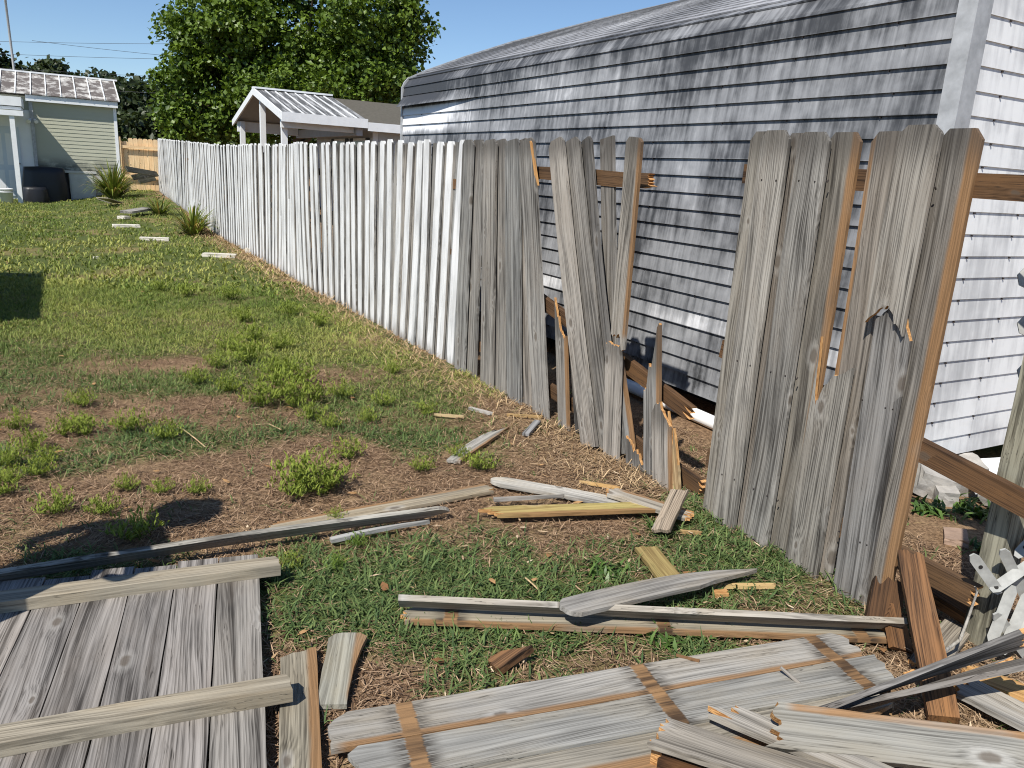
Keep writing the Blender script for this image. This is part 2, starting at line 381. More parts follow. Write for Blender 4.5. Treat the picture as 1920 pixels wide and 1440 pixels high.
# ------------------------------------------------------------------ ground
def make_ground():
    n = 300; t = np.linspace(-1, 1, n)
    sx = np.sinh(t * 7.2) / np.sinh(7.2) * 900; sy = np.sinh(t * 7.2) / np.sinh(7.2) * 900 + 4.0
    X, Y = np.meshgrid(sx, sy); zz = ground_z(X, Y)
    v = np.stack([X, Y, zz], -1).reshape(-1, 3)
    i = np.arange(n - 1); I, J = np.meshgrid(i, i); q = (J * n + I).ravel()
    f = np.stack([q, q + 1, q + n + 1, q + n], -1)
    me = bpy.data.meshes.new('lawn'); me.from_pydata(v.tolist(), [], f.tolist()); smooth(me)
    ca = me.attributes.new('cover', 'FLOAT', 'POINT'); ca.data.foreach_set('value', cover(v[:, 0], v[:, 1]).astype(np.float32))
    return me
def cover(x, y):
    a = x * D.x + y * D.y; p = x * NN.x + y * NN.y
    far = sstep(4.9, 6.6, y + 0.12 * x)
    c = 0.30 + 0.52 * far
    c = c + 0.52 * np.exp(-((x + 0.30) / 0.85) ** 2 - ((y - 2.75) / 0.62) ** 2) - .3 * np.exp(-((x - .25) / .3) ** 2 - ((y - 2.25) / .16) ** 2)
    c = c + 0.30 * np.exp(-((x - 0.7) / 0.55) ** 2 - ((y - 3.05) / 0.45) ** 2)
    c = c + 0.30 * np.exp(-((x + 3.3) / 0.9) ** 2 - ((y - 5.6) / 0.8) ** 2)
    c = c + 0.22 * np.exp(-((x + 0.2) / 0.9) ** 2 - ((y - 4.9) / 0.7) ** 2)
    c = c + (fbm(x * 1.9 + 9, y * 1.9, 5) - 0.5) * 1.25
    edge = np.exp(-((p + 2.55) / 0.32) ** 2); c = c - 0.22 * edge * np.where(a > 2.6, .8, .5)
    c = np.where(p < -2.75, 0.08 + (fbm(x * 1.6, y * 1.6, 3) - 0.55) * 1.6, c)
    return np.clip(c, 0, 1)
def ground_mat():
    g = NG('dry_lawn'); pos = g.geo(); c = g.attr('cover', 'GEOMETRY').outputs['Fac']
    n1 = g.noise(pos, 2.2, 5, 0.6); n2 = g.noise(pos, 60, 5, 0.7); n3 = g.noise(pos, 0.8, 4, 0.55)
    br = g.mix(g.lin(n2, 0.35, 0.68), (0.10, 0.06, 0.035), (0.34, 0.22, 0.13))
    br = g.mix(g.lin(n1, 0.45, 0.7), br, g.mix(n2, (0.2, 0.13, 0.07), (0.44, 0.31, 0.18)))
    gr = g.mix(g.lin(n2, 0.3, 0.7), (0.04, 0.062, 0.018), (0.13, 0.15, 0.045))
    gr = g.mix(g.lin(n3, 0.5, 0.68), gr, (0.2, 0.165, 0.07))
    col = g.mix(g.lin(g.m('ADD', c, g.m('MULTIPLY', g.m('SUBTRACT', n2, 0.5), 0.35)), 0.3, 0.62), br, gr)
    g.bump(g.m('ADD', n2, g.m('MULTIPLY', g.noise(pos, 220, 3), 0.5)), 0.9, 0.012)
    return g.done(col, 0.95, 0.1)
ground = mesh_obj('ground', make_ground(), (ground_mat(),)); tag(ground, 'dry lawn with patches of green grass and brown thatch', 'lawn', kind='structure')

# ------------------------------------------------------------------ white house with strip siding
HA, HP = 2.40, -3.73; HL = 7.12; PIT = 0.1123; Z0 = 0.165
house = empty('clapboard_house', A(HA, HP, 0), ROT)
tag(house, 'large white lap-sided house stained grey with mildew behind the broken fence', 'house')
PROF = [(0, 2.50), (-0.02, 2.55), (-0.07, 2.605), (-0.3, 2.72), (-0.8, 2.93), (-1.47, 3.19), (-2.77, 3.63), (-4.2, 4.08), (-5.0, 4.22)]
WID = 10.0
def core():
    pts = [(0.012, -0.012, 0.17)] + [(0.012, y - 0.02, z - 0.03) for y, z in PROF] + [(0.012, -WID - y + 0.02, z - 0.03) for y, z in PROF[::-1]] + [(0.012, -WID + 0.012, 0.17)]
    MB().prism(pts, (HL - 0.02, 0, 0)).build('wall', TRIM, house)
core()
MB().box(0.3, HL - 0.2, -WID + 0.3, -0.35, -0.05, 0.168).build('underfloor_shade', DARKV, house)  # dark box standing for the shade under the house
rs = random.Random(3)
def side_strip(k, peel=False):
    z0 = Z0 + PIT * k; n = 14; m = MB(); v = []
    for i in range(n + 1):
        u = i / n; x = 0.075 + u * (HL - 0.10); wv = rs.uniform(-0.0015, 0.0015)
        bulge = 0.0; drop = 0.0
        if peel: b = max(0, (u - 0.70) / 0.30); bulge = 0.085 * math.sin(min(1, b * 1.25) * math.pi / 2) ** 1.5; drop = 0.02 * b
        v += [(x, 0.021 + wv + bulge, z0 - 0.004 - drop), (x, 0.004, z0 + PIT + 0.004), (x, -0.006, z0 + PIT + 0.004), (x, 0.009 + wv + bulge, z0 - 0.004 - drop)]
    f = []
    for i in range(n):
        for q in range(4): f.append((i * 4 + q, i * 4 + (q + 1) % 4, (i + 1) * 4 + (q + 1) % 4, (i + 1) * 4 + q))
    f += [(0, 3, 2, 1), (n * 4, n * 4 + 1, n * 4 + 2, n * 4 + 3)]
    m.poly(v, f).build('siding_strip', SIDE, house)
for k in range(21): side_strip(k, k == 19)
# gable strips, clipped by the roof outline
def prof_y(z):
    if z <= PROF[0][1]: return 0.0
    for (y0, z0), (y1, z1) in zip(PROF, PROF[1:]):
        if z <= z1: return y0 + (y1 - y0) * (z - z0) / (z1 - z0)
    return None
for k in range(36):
    z0 = Z0 + PIT * k; yt = prof_y(z0 + PIT)
    if yt is None: break
    y0 = -0.085 if z0 < 2.4 else yt - 0.03; y1 = -WID + 0.05 if z0 < 2.4 else -WID - yt + 0.03
    v = []
    for yy in (y0, y0 * 0.75 + y1 * 0.25, (y0 + y1) / 2, y1):
        v += [(-0.012, yy, z0 - 0.004), (-0.004, yy, z0 + PIT + 0.004), (0.006, yy, z0 + PIT + 0.004), (-0.002, yy, z0 - 0.004)]
    f = []
    for i in range(3):
        for q in range(4): f.append((i * 4 + q, (i + 1) * 4 + q, (i + 1) * 4 + (q + 1) % 4, i * 4 + (q + 1) % 4))
    f += [(0, 1, 2, 3), (12, 15, 14, 13)]
    MB().poly(v, f).build('siding_strip', GABLE, house)
# roof strips following the curved eave
def arc(step):
    pts = [Vector((0, y, z)) for y, z in PROF]; out = [pts[0]]; acc = 0; cur = pts[0]; i = 1; need = step
    while i < len(pts):
        s = (pts[i] - cur).length
        if s >= need: cur = cur + (pts[i] - cur) * (need / s); out.append(cur); need = step
        else: need -= s; cur = pts[i]; i += 1
    return out
ap = arc(0.118)
for i in range(len(ap) - 1):
    a0, a1 = ap[i], ap[i + 1]; t = (a1 - a0).normalized(); nn = Vector((0, -t.z, t.y)); nn = nn if nn.z > 0 or nn.y > 0 else -nn
    if nn.dot(Vector((0, 1, 1))) < 0: nn = -nn
    lft = 0.015 if i < 3 else 0.010
    pr = [a0 + nn * (lft + 0.004) - t * 0.004, a1 + nn * 0.006 + t * 0.006, a1 - nn * 0.004 + t * 0.006, a0 + nn * lft - nn * 0.006 - t * 0.004]
    MB().prism([(-0.02, p.y, p.z) for p in pr], (HL + 0.03, 0, 0)).build('roof_strip', SIDE if i < 2 else ROOFS, house)
pts = [(0, y, z) for y, z in [(-5.0, 4.22)] + [(-WID - y, z) for y, z in PROF[::-1]]]
MB().prism([(-0.02, y, z + 0.01) for _, y, z in pts] + [(-0.02, y, z - 0.02) for _, y, z in pts[::-1]], (HL + 0.03, 0, 0)).build('roof_slope', ROOFS, house)
# corner trim and far edge trim
MB().prism([(-0.026, 0.026, Z0), (0.07, 0.026, Z0), (0.07, 0.0, Z0), (0.0, 0.0, Z0), (0.0, -0.088, Z0), (-0.026, -0.088, Z0)], (0, 0, 2.38)).build('corner_trim', TRIMG, house)
MB().box(HL - 0.03, HL + 0.015, -0.03, 0.03, Z0, 2.52).build('end_trim', TRIMG, house)
rk = [(y, z) for y, z in PROF]
MB().prism([(HL - 0.015, y + 0.02, z + 0.022) for y, z in rk] + [(HL - 0.015, y, z - 0.05) for y, z in rk[::-1]], (0.03, 0, 0)).build('end_trim', TRIMG, house)
nm = MB()
for k in range(21):
    for u in np.arange(0.35, HL - 0.1, 0.62):
        x = u + rs.uniform(-.05, .05); zz = Z0 + PIT * k - 0.008; nm.box(x - .0025, x + .0025, 0.004, 0.018, zz - .006, zz + .001)
    for u in np.arange(0.3, 4.0, 0.41):
        y = -u + rs.uniform(-.03, .03); zz = Z0 + PIT * k - 0.008; nm.box(-0.015, -0.004, y - .003, y + .003, zz - .008, zz + .001)
o = nm.build('nail_heads', NAIL, house); tag(o, kind='stuff')

# ------------------------------------------------------------------ the long fence (white part, then bare grey part)
FP = -2.72
fence = empty('board_fence', A(5.6, FP, 0), ROT)
tag(fence, 'long board fence, painted white except its nearest bare grey boards', 'fence')
def dog(L, w=0.14, mats=(GREY, SPLIT), seed=0, bow=0.0, N=4, **k):
    return board_mesh('board', w, L, 0.016, DOGU, DOGT, None, N, bow=bow, mats=mats, seed=seed, rough=0.0015, side=random.Random(seed).uniform(-.006, .006), **k)
wm = [dog(1.80 + 0.004 * (q % 3), 0.138 + 0.004 * (q % 3), (WHITEW, SPLIT), q, bow=0.01 * math.sin(q * 2.1)) for q in range(7)]
wb = [dog(1.79, 0.15, (GREY, SPLIT), 20 + q) for q in range(3)]
a = 5.79; i = 0
while a < 28.5:
    zg = float(ground_z(*(A(a, FP).xy)))
    cut = 0.34 * float(sstep(16, 30, a)); top = 1.86 - cut * 0.55
    # small waves in the run of the fence
    wave = 0.05 * math.sin(a * 0.8) + 0.035 * math.sin(a * 1.9 + 1)
    lean = 0.05 * math.sin(a * 1.15 + 0.6) * (1 if a > 6.5 else 0.3) + random.uniform(-0.009, 0.009)
    o = upright(fence, random.choice(wm), 'board', a, FP + 0.012 + wave * 0.35, zg - 0.05 - random.uniform(0, .02), lean, random.uniform(-.008, .008) + wave * 0.2)
    if 7.55 < a < 8.6: tone(o, (0.88, 0.86, 0.82))
    o.scale.y = top / 1.80
    upright(fence, random.choice(wb), 'board', a + 0.104, FP - 0.008 + wave * 0.35, zg - 0.05, lean + random.uniform(-.006, .006), wave * 0.2, 0.2, 1.1).scale.y = top / 1.81
    a += 0.208 + random.uniform(-.006, .006); i += 1
# grey boards: (bottom x0, x1, y), (top x0, x1)
GB = [(853, 871, 694, 868, 890, 1), (868, 897, 708, 886, 910, 0), (897, 929, 724, 908, 931, 1), (926, 953, 740, 928, 950, 0), (951, 978, 753, 947, 976, 1), (976, 1010, 768, 966, 992, 0), (999, 1032, 788, 975, 1000, 1)]
for k, (x0, x1, yb, t0, t1, fr) in enumerate(GB):
    p = FP + (0.02 if fr else -0.012)
    wd = min(0.2, abs(onP(x0, yb, p)[0] - onP(x1, yb, p)[0]) * 1.0 + (0.0 if fr else 0.045))
    o = upright_px(fence, lambda L, q=k: dog(L, wd, (GREY, SPLIT), 40 + q, N=6, cup=0.004 if q % 2 else 0), 'board', p, ((x0 + x1) / 2, yb + 8), ((t0 + t1) / 2, 262), 0.98)
upright_px(fence, lambda L: board_mesh('splinter', .018, L, .014, ucols(3), [0, .0, -.02], [.03, 0, -.05], 4, mats=(TANW, SPLIT), seed=47, rough=.002), 'splinter', FP + .03, (1006, 335), (996, 264), top_y=False).color = (1.1, .78, .5, 1)
MB().box(-0.9, 23.2, -0.075, -0.037, 1.42, 1.50).build('rail', BROWN, fence)
MB().box(-0.9, 23.2, -0.075, -0.037, 0.86, 0.94).build('rail', BROWN, fence)
MB().box(-0.6, 23.2, -0.075, -0.037, 0.2, 0.28).build('rail', BROWN, fence)
for q in range(10):
    MB().box(0.4 + q * 2.4, 0.49 + q * 2.4, -0.17, -0.08, -0.1, 1.68).build('post', BROWN, fence)

# ------------------------------------------------------------------ loosened and broken boards in the middle
MP = -2.70
mid = empty('fence_wreck', A(4.0, MP, 0), ROT)
tag(mid, 'smashed fence section with grey boards fanned out at odd angles on a broken rail', 'fence')
def jb(w, mats=(GREY, SPLIT), top=None, bot=None, n=7, seed=0, N=5, **k):
    return lambda L: board_mesh('board', w, L, 0.017, ucols(n), top, bot, N, mats=mats, seed=seed, rough=0.002, **k)
def dg(w, seed, **k): return lambda L: dog(L, w, (GREY, SPLIT), seed, N=6, **k)
upright_px(mid, dg(0.15, 61, bow=0.012), 'board', MP + 0.06, (1106, 838), (1043, 261), yaw=-4, base=1.05)
upright_px(mid, dg(0.14, 62, bow=0.01), 'board', MP + 0.02, (1136, 842), (1072, 261), yaw=-4, base=.85)
o = upright_px(mid, dg(0.14, 63, bow=0.02), 'board', MP - 0.02, (1160, 842), (1099, 260), yaw=8); tone(o, (0.5, 0.5, 0.51))  # third board toned dark to stand for the shadow on it
o = upright_px(mid, jb(0.125, top=None, bot=jag(7, .05, 5), split_bot=True, seed=64), 'board', MP - 0.05, (1146, 700), (1139, 258), base=.85)
# the tall board snapped at its foot, split edge bright
o = upright_px(mid, lambda L: board_mesh('board', 0.125, L, 0.018, [-.5, -.3, -.1, .1, .3, .5], [-.03, 0, 0, 0, 0, -.02], [0.0, 0.01, 0.02, 0.03, -0.03, -0.05], 6, mats=(GREY, SPLIT), split_bot=True, seed=65), 'board', MP + 0.06, (1160, 634), (1191, 257), ptop=MP + 0.14); fresh(o, 0.046, 0.07); tone(o, (1.1, 1.06, 1.0))
upright_px(mid, jb(0.14, top=jag(7, .06, 8), split_top=True, seed=66), 'board', MP + 0.035, (1146, 872), (1152, 640))
o = upright_px(mid, jb(0.12, top=[.0, -.02, -.05, -.03, .02, .05, .06], split_top=True, seed=67), 'board', MP - 0.005, (1180, 850), (1158, 690)); fresh(o, 0.04, 0.07)
o = upright_px(mid, jb(0.12, top=[0.14, .06, .0, -.08, -.09, -.12, -.1], split_top=True, seed=68), 'board', MP + 0.0, (1058, 806), (1052, 600)); fresh(o, 0.044, 0.07)
o = upright_px(mid, jb(0.09, top=[0, .01, .02, .0, -.01, 0, 0], split_top=True, seed=69), 'board', MP - .03, (1088, 812), (1076, 640)); tone(o, (.8, .8, .8))
# picket stumps right of the gap
o = upright_px(mid, jb(0.13, top=[-.19, -.18, -.05, -.06, .02, .16, .17], split_top=True, n=7, seed=70), 'board', MP + .012, (1222, 902), (1224, 668)); fresh(o, 0.045, 0.07)
o = upright_px(mid, jb(0.145, top=[-.04, .0, .025, .02, -.03, -.05, -.09], split_top=True, n=7, seed=71), 'board', MP + .045, (1243, 935), (1240, 765)); fresh(o, 0.06, .08)
o = upright_px(mid, jb(0.14, top=[.05, .03, 0, -.03, -.01, -.05, -.09], split_top=True, n=7, seed=72), 'board', MP + .02, (1190, 893), (1190, 838))
o = upright_px(mid, jb(0.05, (TANW, SPLIT), top=[.06, .02, -.05, -.1, -.02, -.06, -.2], split_top=True, seed=73), 'board', MP + .03, (1270, 925), (1262, 800))
def rail_px(parent, name, p, pa, pb, w=0.085, t=0.038, mats=(BROWN, SPLIT), jagged=True, seed=0, roll=0.0):
    a0, z0 = onP(pa[0], pa[1], p); a1, z1 = onP(pb[0], pb[1], p); b = A(a0, p, z0); e = A(a1, p, z1); L = (e - b).length
    me = board_mesh(name, w, L, t, ucols(6), jag(6, .09, seed) if jagged else None, None, 5, mats=mats, split_top=jagged, seed=seed, rough=0.004)
    y = (e - b).normalized(); x = y.cross(NN); o = mesh_obj(name, me, (), parent, frame(b, x, y), True); rtone(o, .1, .7); return o
rail_px(mid, 'rail', MP - .055, (985, 322), (1226, 341), seed=3)
rail_px(mid, 'rail', MP - .055, (985, 540), (1303, 780), seed=4)
rail_px(mid, 'rail', MP - .06, (1010, 716), (1318, 915), seed=5)

# ------------------------------------------------------------------ near panel still standing
PP = -2.63
panel = empty('upright_fence', A(2.1, PP, 0), ROT)
tag(panel, 'tall grey fence panel still standing upright, with an orange unweathered stripe at its right edge', 'fence')
def std(w, seed, top=None, n=None, L=1.83, bow=0.0, mats=(GREY, SPLIT), split=False, us=None, **k):
    return board_mesh('board', w, L, 0.017, us or DOGU, top or DOGT, None, 8, bow=bow, mats=mats, seed=seed, rough=0.0015, split_top=split, **k)
BK, FR = PP - 0.030, PP + 0.010  # back boards get darker tones to deepen the shade between boards
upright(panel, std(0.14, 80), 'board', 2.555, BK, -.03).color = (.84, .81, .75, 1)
upright(panel, std(0.150, 81, cup=-.003), 'board', 2.452, FR, -.03).color = (1.14, 1.12, 1.08, 1)
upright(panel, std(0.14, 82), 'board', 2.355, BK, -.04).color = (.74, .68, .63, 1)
upright(panel, std(0.152, 83, cup=-.003), 'board', 2.25, FR, -.04).color = (.92, .92, .91, 1)
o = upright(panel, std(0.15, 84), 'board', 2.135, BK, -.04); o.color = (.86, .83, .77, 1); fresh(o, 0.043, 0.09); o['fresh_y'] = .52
# front board whose upper part was torn away, leaving a long tooth
o = upright(panel, board_mesh('board', 0.165, 0.86, 0.017, [-.5, -.40, -.34, -.26, -.1, .1, .3, .5], [.17, -.05, -.10, -.06, .00, .04, .06, .09], None, 7, mats=(GREY, SPLIT), split_top=True, seed=85, rough=.001), 'board', 1.982, FR, -.04); o.color = (.84, .82, .78, 1)
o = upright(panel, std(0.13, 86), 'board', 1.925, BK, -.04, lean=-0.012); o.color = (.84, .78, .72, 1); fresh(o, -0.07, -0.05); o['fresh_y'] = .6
# front board buckled at mid height: upper half pushed out over the lower half
up6 = board_mesh('board', 0.158, 0.70, 0.017, [-.5, -.3, -.15, 0, .15, .3, .5], [-.03, 0, 0, 0, 0, 0, -.03], [.0, .03, .055, .07, .05, .02, -.03], 5, mats=(GREY, SPLIT), seed=87, split_bot=True)
lo6 = board_mesh('board', 0.150, 1.20, 0.017, [-.5, -.3, -.15, 0, .15, .3, .5], [-.035, -.01, .02, .045, .03, -.02, -.09], None, 8, mats=(GREY, SPLIT), seed=88, split_top=True, bow=0.004)
upright(panel, up6, 'board', 1.788, FR + .018, 1.105, pitch=-.010).color = (.98, .95, .9, 1)
upright(panel, lo6, 'board', 1.738, FR - .003, -.05, lean=-.022).color = (.8, .81, .84, 1)
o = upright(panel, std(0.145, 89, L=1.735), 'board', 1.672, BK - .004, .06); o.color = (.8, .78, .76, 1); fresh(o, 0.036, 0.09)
def prail(a0, a1, z0, z1, w=.085, seed=0, jagged=False, p=PP - .058):
    b = A(a0, p, z0); e = A(a1, p, z1); L = (e - b).length
    me = board_mesh('rail', w, L, .038, ucols(5), jag(5, .05, seed) if jagged else None, None, 4, mats=(BROWN, SPLIT), split_top=jagged, seed=seed, rough=.003)
    y = (e - b).normalized(); o = mesh_obj('rail', me, (), panel, frame(b, y.cross(NN), y), True); rtone(o, .08, .75); return o
prail(2.66, 0.6, 1.62, 1.60, seed=91)
prail(2.66, 0.92, 0.82, 0.56, seed=92)
prail(2.66, 1.3, 0.26, 0.22, seed=93, jagged=True)
nl = MB()
for aa in (2.49, 2.41, 2.29, 2.21, 1.83, 1.73, 2.15, 1.7):
    for zz in (1.60, .80, .25):
        nl.tube([A(aa, PP + .013, zz + random.uniform(-.01, .01)), A(aa, PP + .0205, zz)], .0032, 6)
bm = nl.mesh('nail_heads', [NAIL]); o = mesh_obj('nail_heads', bm, (), panel, panel.matrix_basis.inverted()); tag(o, kind='stuff')

# ------------------------------------------------------------------ fallen boards
GRP = 'broken fence boards lying on the grass'
def lay(name, label, pa, pb, w, mats=(GREY, SPLIT), za=None, zb=None, t=0.017, roll=0.0, us=None, top=None, bot=None, N=6, cat='plank', base=1.0, tint=None, parent=None, foot=True, grp=GRP, seed=0, **k):
    """board lying from photo point pa to pb; za/zb are the heights of its middle line there"""
    za = t / 2 + 0.012 if za is None else za; zb = t / 2 + 0.012 if zb is None else zb
    b = G(pa[0], pa[1], za); e = G(pb[0], pb[1], zb)
    if parent is None: b.z += gz(b); e.z += gz(e)
    L = (e - b).length; y = (e - b).normalized(); x = y.cross(Z).normalized()
    x = Matrix.Rotation(math.radians(roll), 3, y) @ x
    me = board_mesh(name, w, L, t, us, top, bot, N, mats=mats, seed=seed, rough=k.pop('rough', 0.002), **k)
    o = mesh_obj(name, me, (), parent, frame(b, x, y), parent is not None)
    if tint: tone(o, tint)
    else: rtone(o, .05, base)
    if parent is None: tag(o, label, cat, grp)
    if foot: FOOT.append((b.x, b.y, e.x, e.y, w / 2 * abs(math.cos(math.radians(roll))) + 0.005))
    return o
U5, U7, U9 = ucols(5), ucols(7), ucols(9)

# the panel that fell flat at the lower left: boards with two rails across
fp_o = G(300, 1200, 0)
fallen = empty('fallen_fence', (fp_o.x, fp_o.y, 0))
tag(fallen, 'grey fence panel lying flat with two rails across it at the lower left', 'fence')
zB = 0.05
def fb(pa, pb, w, seed, base=1.0, **k):
    return lay('board', None, pa, pb, w, za=zB, zb=zB, parent=fallen, seed=seed, base=base, us=DOGU, top=[0, 0, 0, 0], **k)
# far end, near end (off the bottom of the picture) of each board's middle line
BL = [((448, 1046), (446, 1500), .143), ((330, 1058), (285, 1500), .140), ((215, 1070), (120, 1500), .140), ((98, 1084), (-50, 1500), .140), ((0, 1094), (-200, 1480), .14), ((-95, 1102), (-350, 1470), .14)]
q0 = G(448, 1046, zB); q1 = G(446, 1480, zB); bd = (q1 - q0).normalized()         # run of the boards
r0, r1 = G(0, 1119, .085), G(520, 1057, .085); rd = (r1 - r0).normalized()          # run of the rails
for q in range(7):
    st = q0 - rd * (0.147 * q) - bd * (0.015 * math.sin(q * 2.7)); en = st + bd * (1.25 + .03 * math.sin(q * 5))
    me = board_mesh('board', .142, 1.28, .017, DOGU, [0] * 4, [0.0, 0.0, 0, 0], 8, seed=100 + q, rough=.0015, cup=.002 * math.sin(q))
    o = mesh_obj('board', me, (), fallen, frame(st, bd.cross(Z), bd), True)
    o.color = random.choice([(.95, .92, .92, 1), (.82, .80, .81, 1), (1.05, 1.0, .98, 1), (.9, .88, .86, 1)])
    FOOT.append((st.x, st.y, en.x, en.y, .075))
def frail(pa, pb, zc, seed):
    b = G(pa[0], pa[1], zc); e = G(pb[0], pb[1], zc); L = (e - b).length
    me = board_mesh('rail', .078, L, .042, ucols(4), [-.012, 0, -.004, .0], None, 6, mats=(PALE, SPLIT), split_top=True, seed=seed, rough=.002)
    o = mesh_obj('rail', me, (), fallen, frame(b, (e - b).cross(Z), e - b), True); tone(o, (1.0, .90, .72)); return o
frail((-60, 1137), (524, 1060), zB + .03, 120)
frail((-120, 1411), (546, 1288), zB + .03, 121)

o = lay('plank', 'grey plank with an orange right edge lying against the fallen panel', (563, 1500), (560, 1226), .11, za=.03, zb=.03, us=U7, top=[-.02, -.012, 0, .0, .004, .018, .02], seed=130, tint=(1.15, 1.08, .88)); fresh(o, .032, .06)
o = lay('plank', 'short tapering board scrap with a pale dog-eared end in the green grass', (628, 1325), (652, 1190), .115, (PALE, SPLIT), za=.025, zb=.035, us=U7, top=[-.03, -.005, .0, .0, .0, -.005, -.02], left=[(0, -.055), (1, -.06)], right=[(0, .035), (.45, .035), (1, .068)], seed=131, tint=(.95, .95, .84)); fresh(o, .034, .08)
lay('plank', 'long thin plank standing on edge behind the fallen panel, its tip split', (-60, 1088), (842, 956), .068, (GREY, SPLIT), za=.07, zb=.05, roll=-52, t=.019, us=U5, top=[-.1, -.05, 0, -.02, -.06], N=10, bow=.012, seed=132, tint=(1.15, 1.15, 1.1), foot=False)
lay('splinter', 'thin split tip curling beside the end of the long on-edge plank', (620, 1012), (806, 978), .03, (PALE, SPLIT), za=.03, zb=.03, us=U5, top=jag(5, .05, 2), N=6, left=[(0, -.015), (1, -.004)], right=[(0, .015), (1, .004)], seed=133, cat='splinter', bow=.008)
o = lay('plank', 'tan plank with torn ends lying behind the long on-edge plank', (492, 993), (922, 917), .098, (PALE, SPLIT), us=U7, top=jag(7, .05, 3), bot=[.1, .07, .05, .02, .03, .0, .02], N=8, seed=134, tint=(1.0, .88, .68), split_bot=True, split_top=True); fresh(o, -.06, -.03)
lay('plank', 'bleached whitish plank with a rounded end lying left of the torn yellow plank', (920, 902), (1165, 944), .105, (PALE, SPLIT), us=U7, bot=[.07, .025, .005, 0, .005, .025, .07], N=6, seed=135, tint=(1.35, 1.33, 1.28), za=.03, zb=.03)
o = lay('plank', 'yellow-green plank with a splintered left end lying near the picket stumps', (905, 962), (1222, 951), .095, (TANW, SPLIT), us=U9, bot=[.05, .02, .0, .06, .03, .09, .05, .1, .06], N=7, seed=136, tint=(.78, .80, .52), za=.045, zb=.05, split_bot=True); fresh(o, .03, .06)
lay('splinter', 'thin grey strip lying between the whitish plank and the yellow plank', (926, 938), (1062, 930), .024, (PALE, SPLIT), us=U5, top=jag(5, .05, 4), seed=137, cat='splinter', left=[(0, -.012), (1, -.003)], right=[(0, .012), (1, .003)], za=.05, zb=.05, foot=False)
o = lay('plank', 'pale plank with bright split edges lying below the picket stumps', (1150, 925), (1300, 972), .105, (PALE, SPLIT), us=U9, bot=jag(9, .05, 6), top=jag(9, .07, 7), N=6, seed=138, tint=(1.3, 1.2, 1.05), za=.055, zb=.045, split_bot=True, split_top=True); fresh(o, -.06, -.032)
lay('splinter', 'orange splinter lying just left of the pale split plank', (1086, 905), (1165, 918), .022, (TANW, SPLIT), us=U5, top=jag(5, .04, 4), seed=139, cat='splinter', tint=(1.1, .85, .6), left=[(0, -.003), (1, -.011)], right=[(0, .003), (1, .011)])
lay('plank', 'short grey-brown board scrap propped on the pale split plank', (1240, 995), (1275, 920), .085, (GREY, SPLIT), us=U7, bot=jag(7, .02, 9), top=jag(7, .02, 8), seed=140, za=.05, zb=.14, roll=-14, tint=(1.05, .88, .7), foot=False)
o = lay('plank', 'pointed grey board scrap lying alone by the leaning boards', (846, 866), (946, 800), .1, (PALE, SPLIT), us=U7, top=[-.1, -.18, -.12, -.04, -.01, .0, .0], bot=[0, 0, .01, .01, .0, .02, .02], N=8, left=[(0, -.03), (.35, -.05), (.7, -.045), (1, .02)], right=[(0, .045), (1, .035)], seed=141, tint=(.98, .96, .92)); fresh(o, .03, .06)
lay('splinter', 'small whitish splinter in the grass beyond the pointed scrap', (880, 764), (926, 776), .03, (PALE, SPLIT), us=U5, top=jag(5, .06, 4), seed=142, cat='splinter', tint=(1.2, 1.15, 1.1))
lay('splinter', 'thin tan splinter left of the whitish splinter', (814, 776), (872, 781), .014, (TANW, SPLIT), us=U5, top=jag(5, .06, 5), seed=143, cat='splinter')
lay('splinter', 'tan splinter lying against the foot of the grey fence boards', (950, 777), (1020, 781), .025, (TANW, SPLIT), us=U5, top=jag(5, .06, 6), seed=144, cat='splinter', tint=(.9, .75, .6))
lay('splinter', 'little grey chip standing out near the fence foot by the leaning boards', (985, 814), (1008, 789), .045, (GREY, SPLIT), us=U5, seed=145, cat='splinter', za=.02, zb=.035, tint=(.95, 1.0, 1.1))
o = lay('plank', 'short greenish board scrap tucked under the pointed plank', (1212, 1030), (1262, 1092), .1, (TANW, SPLIT), us=U9, bot=jag(9, .02, 3), top=jag(9, .03, 9), seed=146, tint=(.62, .62, .42), za=.02, zb=.035)
lay('plank', 'long plank standing on edge across the grass below the upright panel', (748, 1127), (1692, 1166), .075, (PALE, SPLIT), za=.085, zb=.085, roll=-48, t=.022, us=U5, N=8, top=[-.05, -.02, 0, 0, 0], seed=147, tint=(1.0, .95, .88), foot=False)
o = lay('plank', 'long flat plank with rail marks lying in front of the on-edge plank', (756, 1155), (1668, 1186), .088, (PALE, SPLIT), za=.03, zb=.03, us=U7, bot=[.03, .01, .0, .015, .0, .02, .01], top=jag(7, .06, 5), N=8, seed=148, tint=(.92, .84, .68), split_bot=True); rails(o, .17, .93, 1.65); fresh(o, .034, .06)
lay('plank', 'grey plank with one long pointed end lying across the two long planks', (1056, 1142), (1416, 1068), .115, (PALE, SPLIT), us=U9, N=10, left=[(0, -.052), (.5, -.05), (.75, -.032), (1, .006)], right=[(0, .055), (.4, .06), (.62, .056), (.64, .045), (1, .012)], bot=[.03, .01, 0, -.005, 0, .0, .005, .015, .04], za=.115, zb=.045, seed=149, tint=(.88, .86, .84), bow=.012, foot=False)
lay('splinter', 'thin yellow splinter beside the pointed plank tip', (1335, 1098), (1458, 1098), .02, (TANW, SPLIT), us=U5, top=jag(5, .04, 6), seed=150, cat='splinter', tint=(1.1, 1.0, .8))
lay('splinter', 'stubby orange wood chip under the thin yellow splinter', (1338, 1112), (1366, 1110), .03, (SPLIT, SPLIT), us=U5, top=jag(5, .02, 6), seed=151, cat='wood chip')
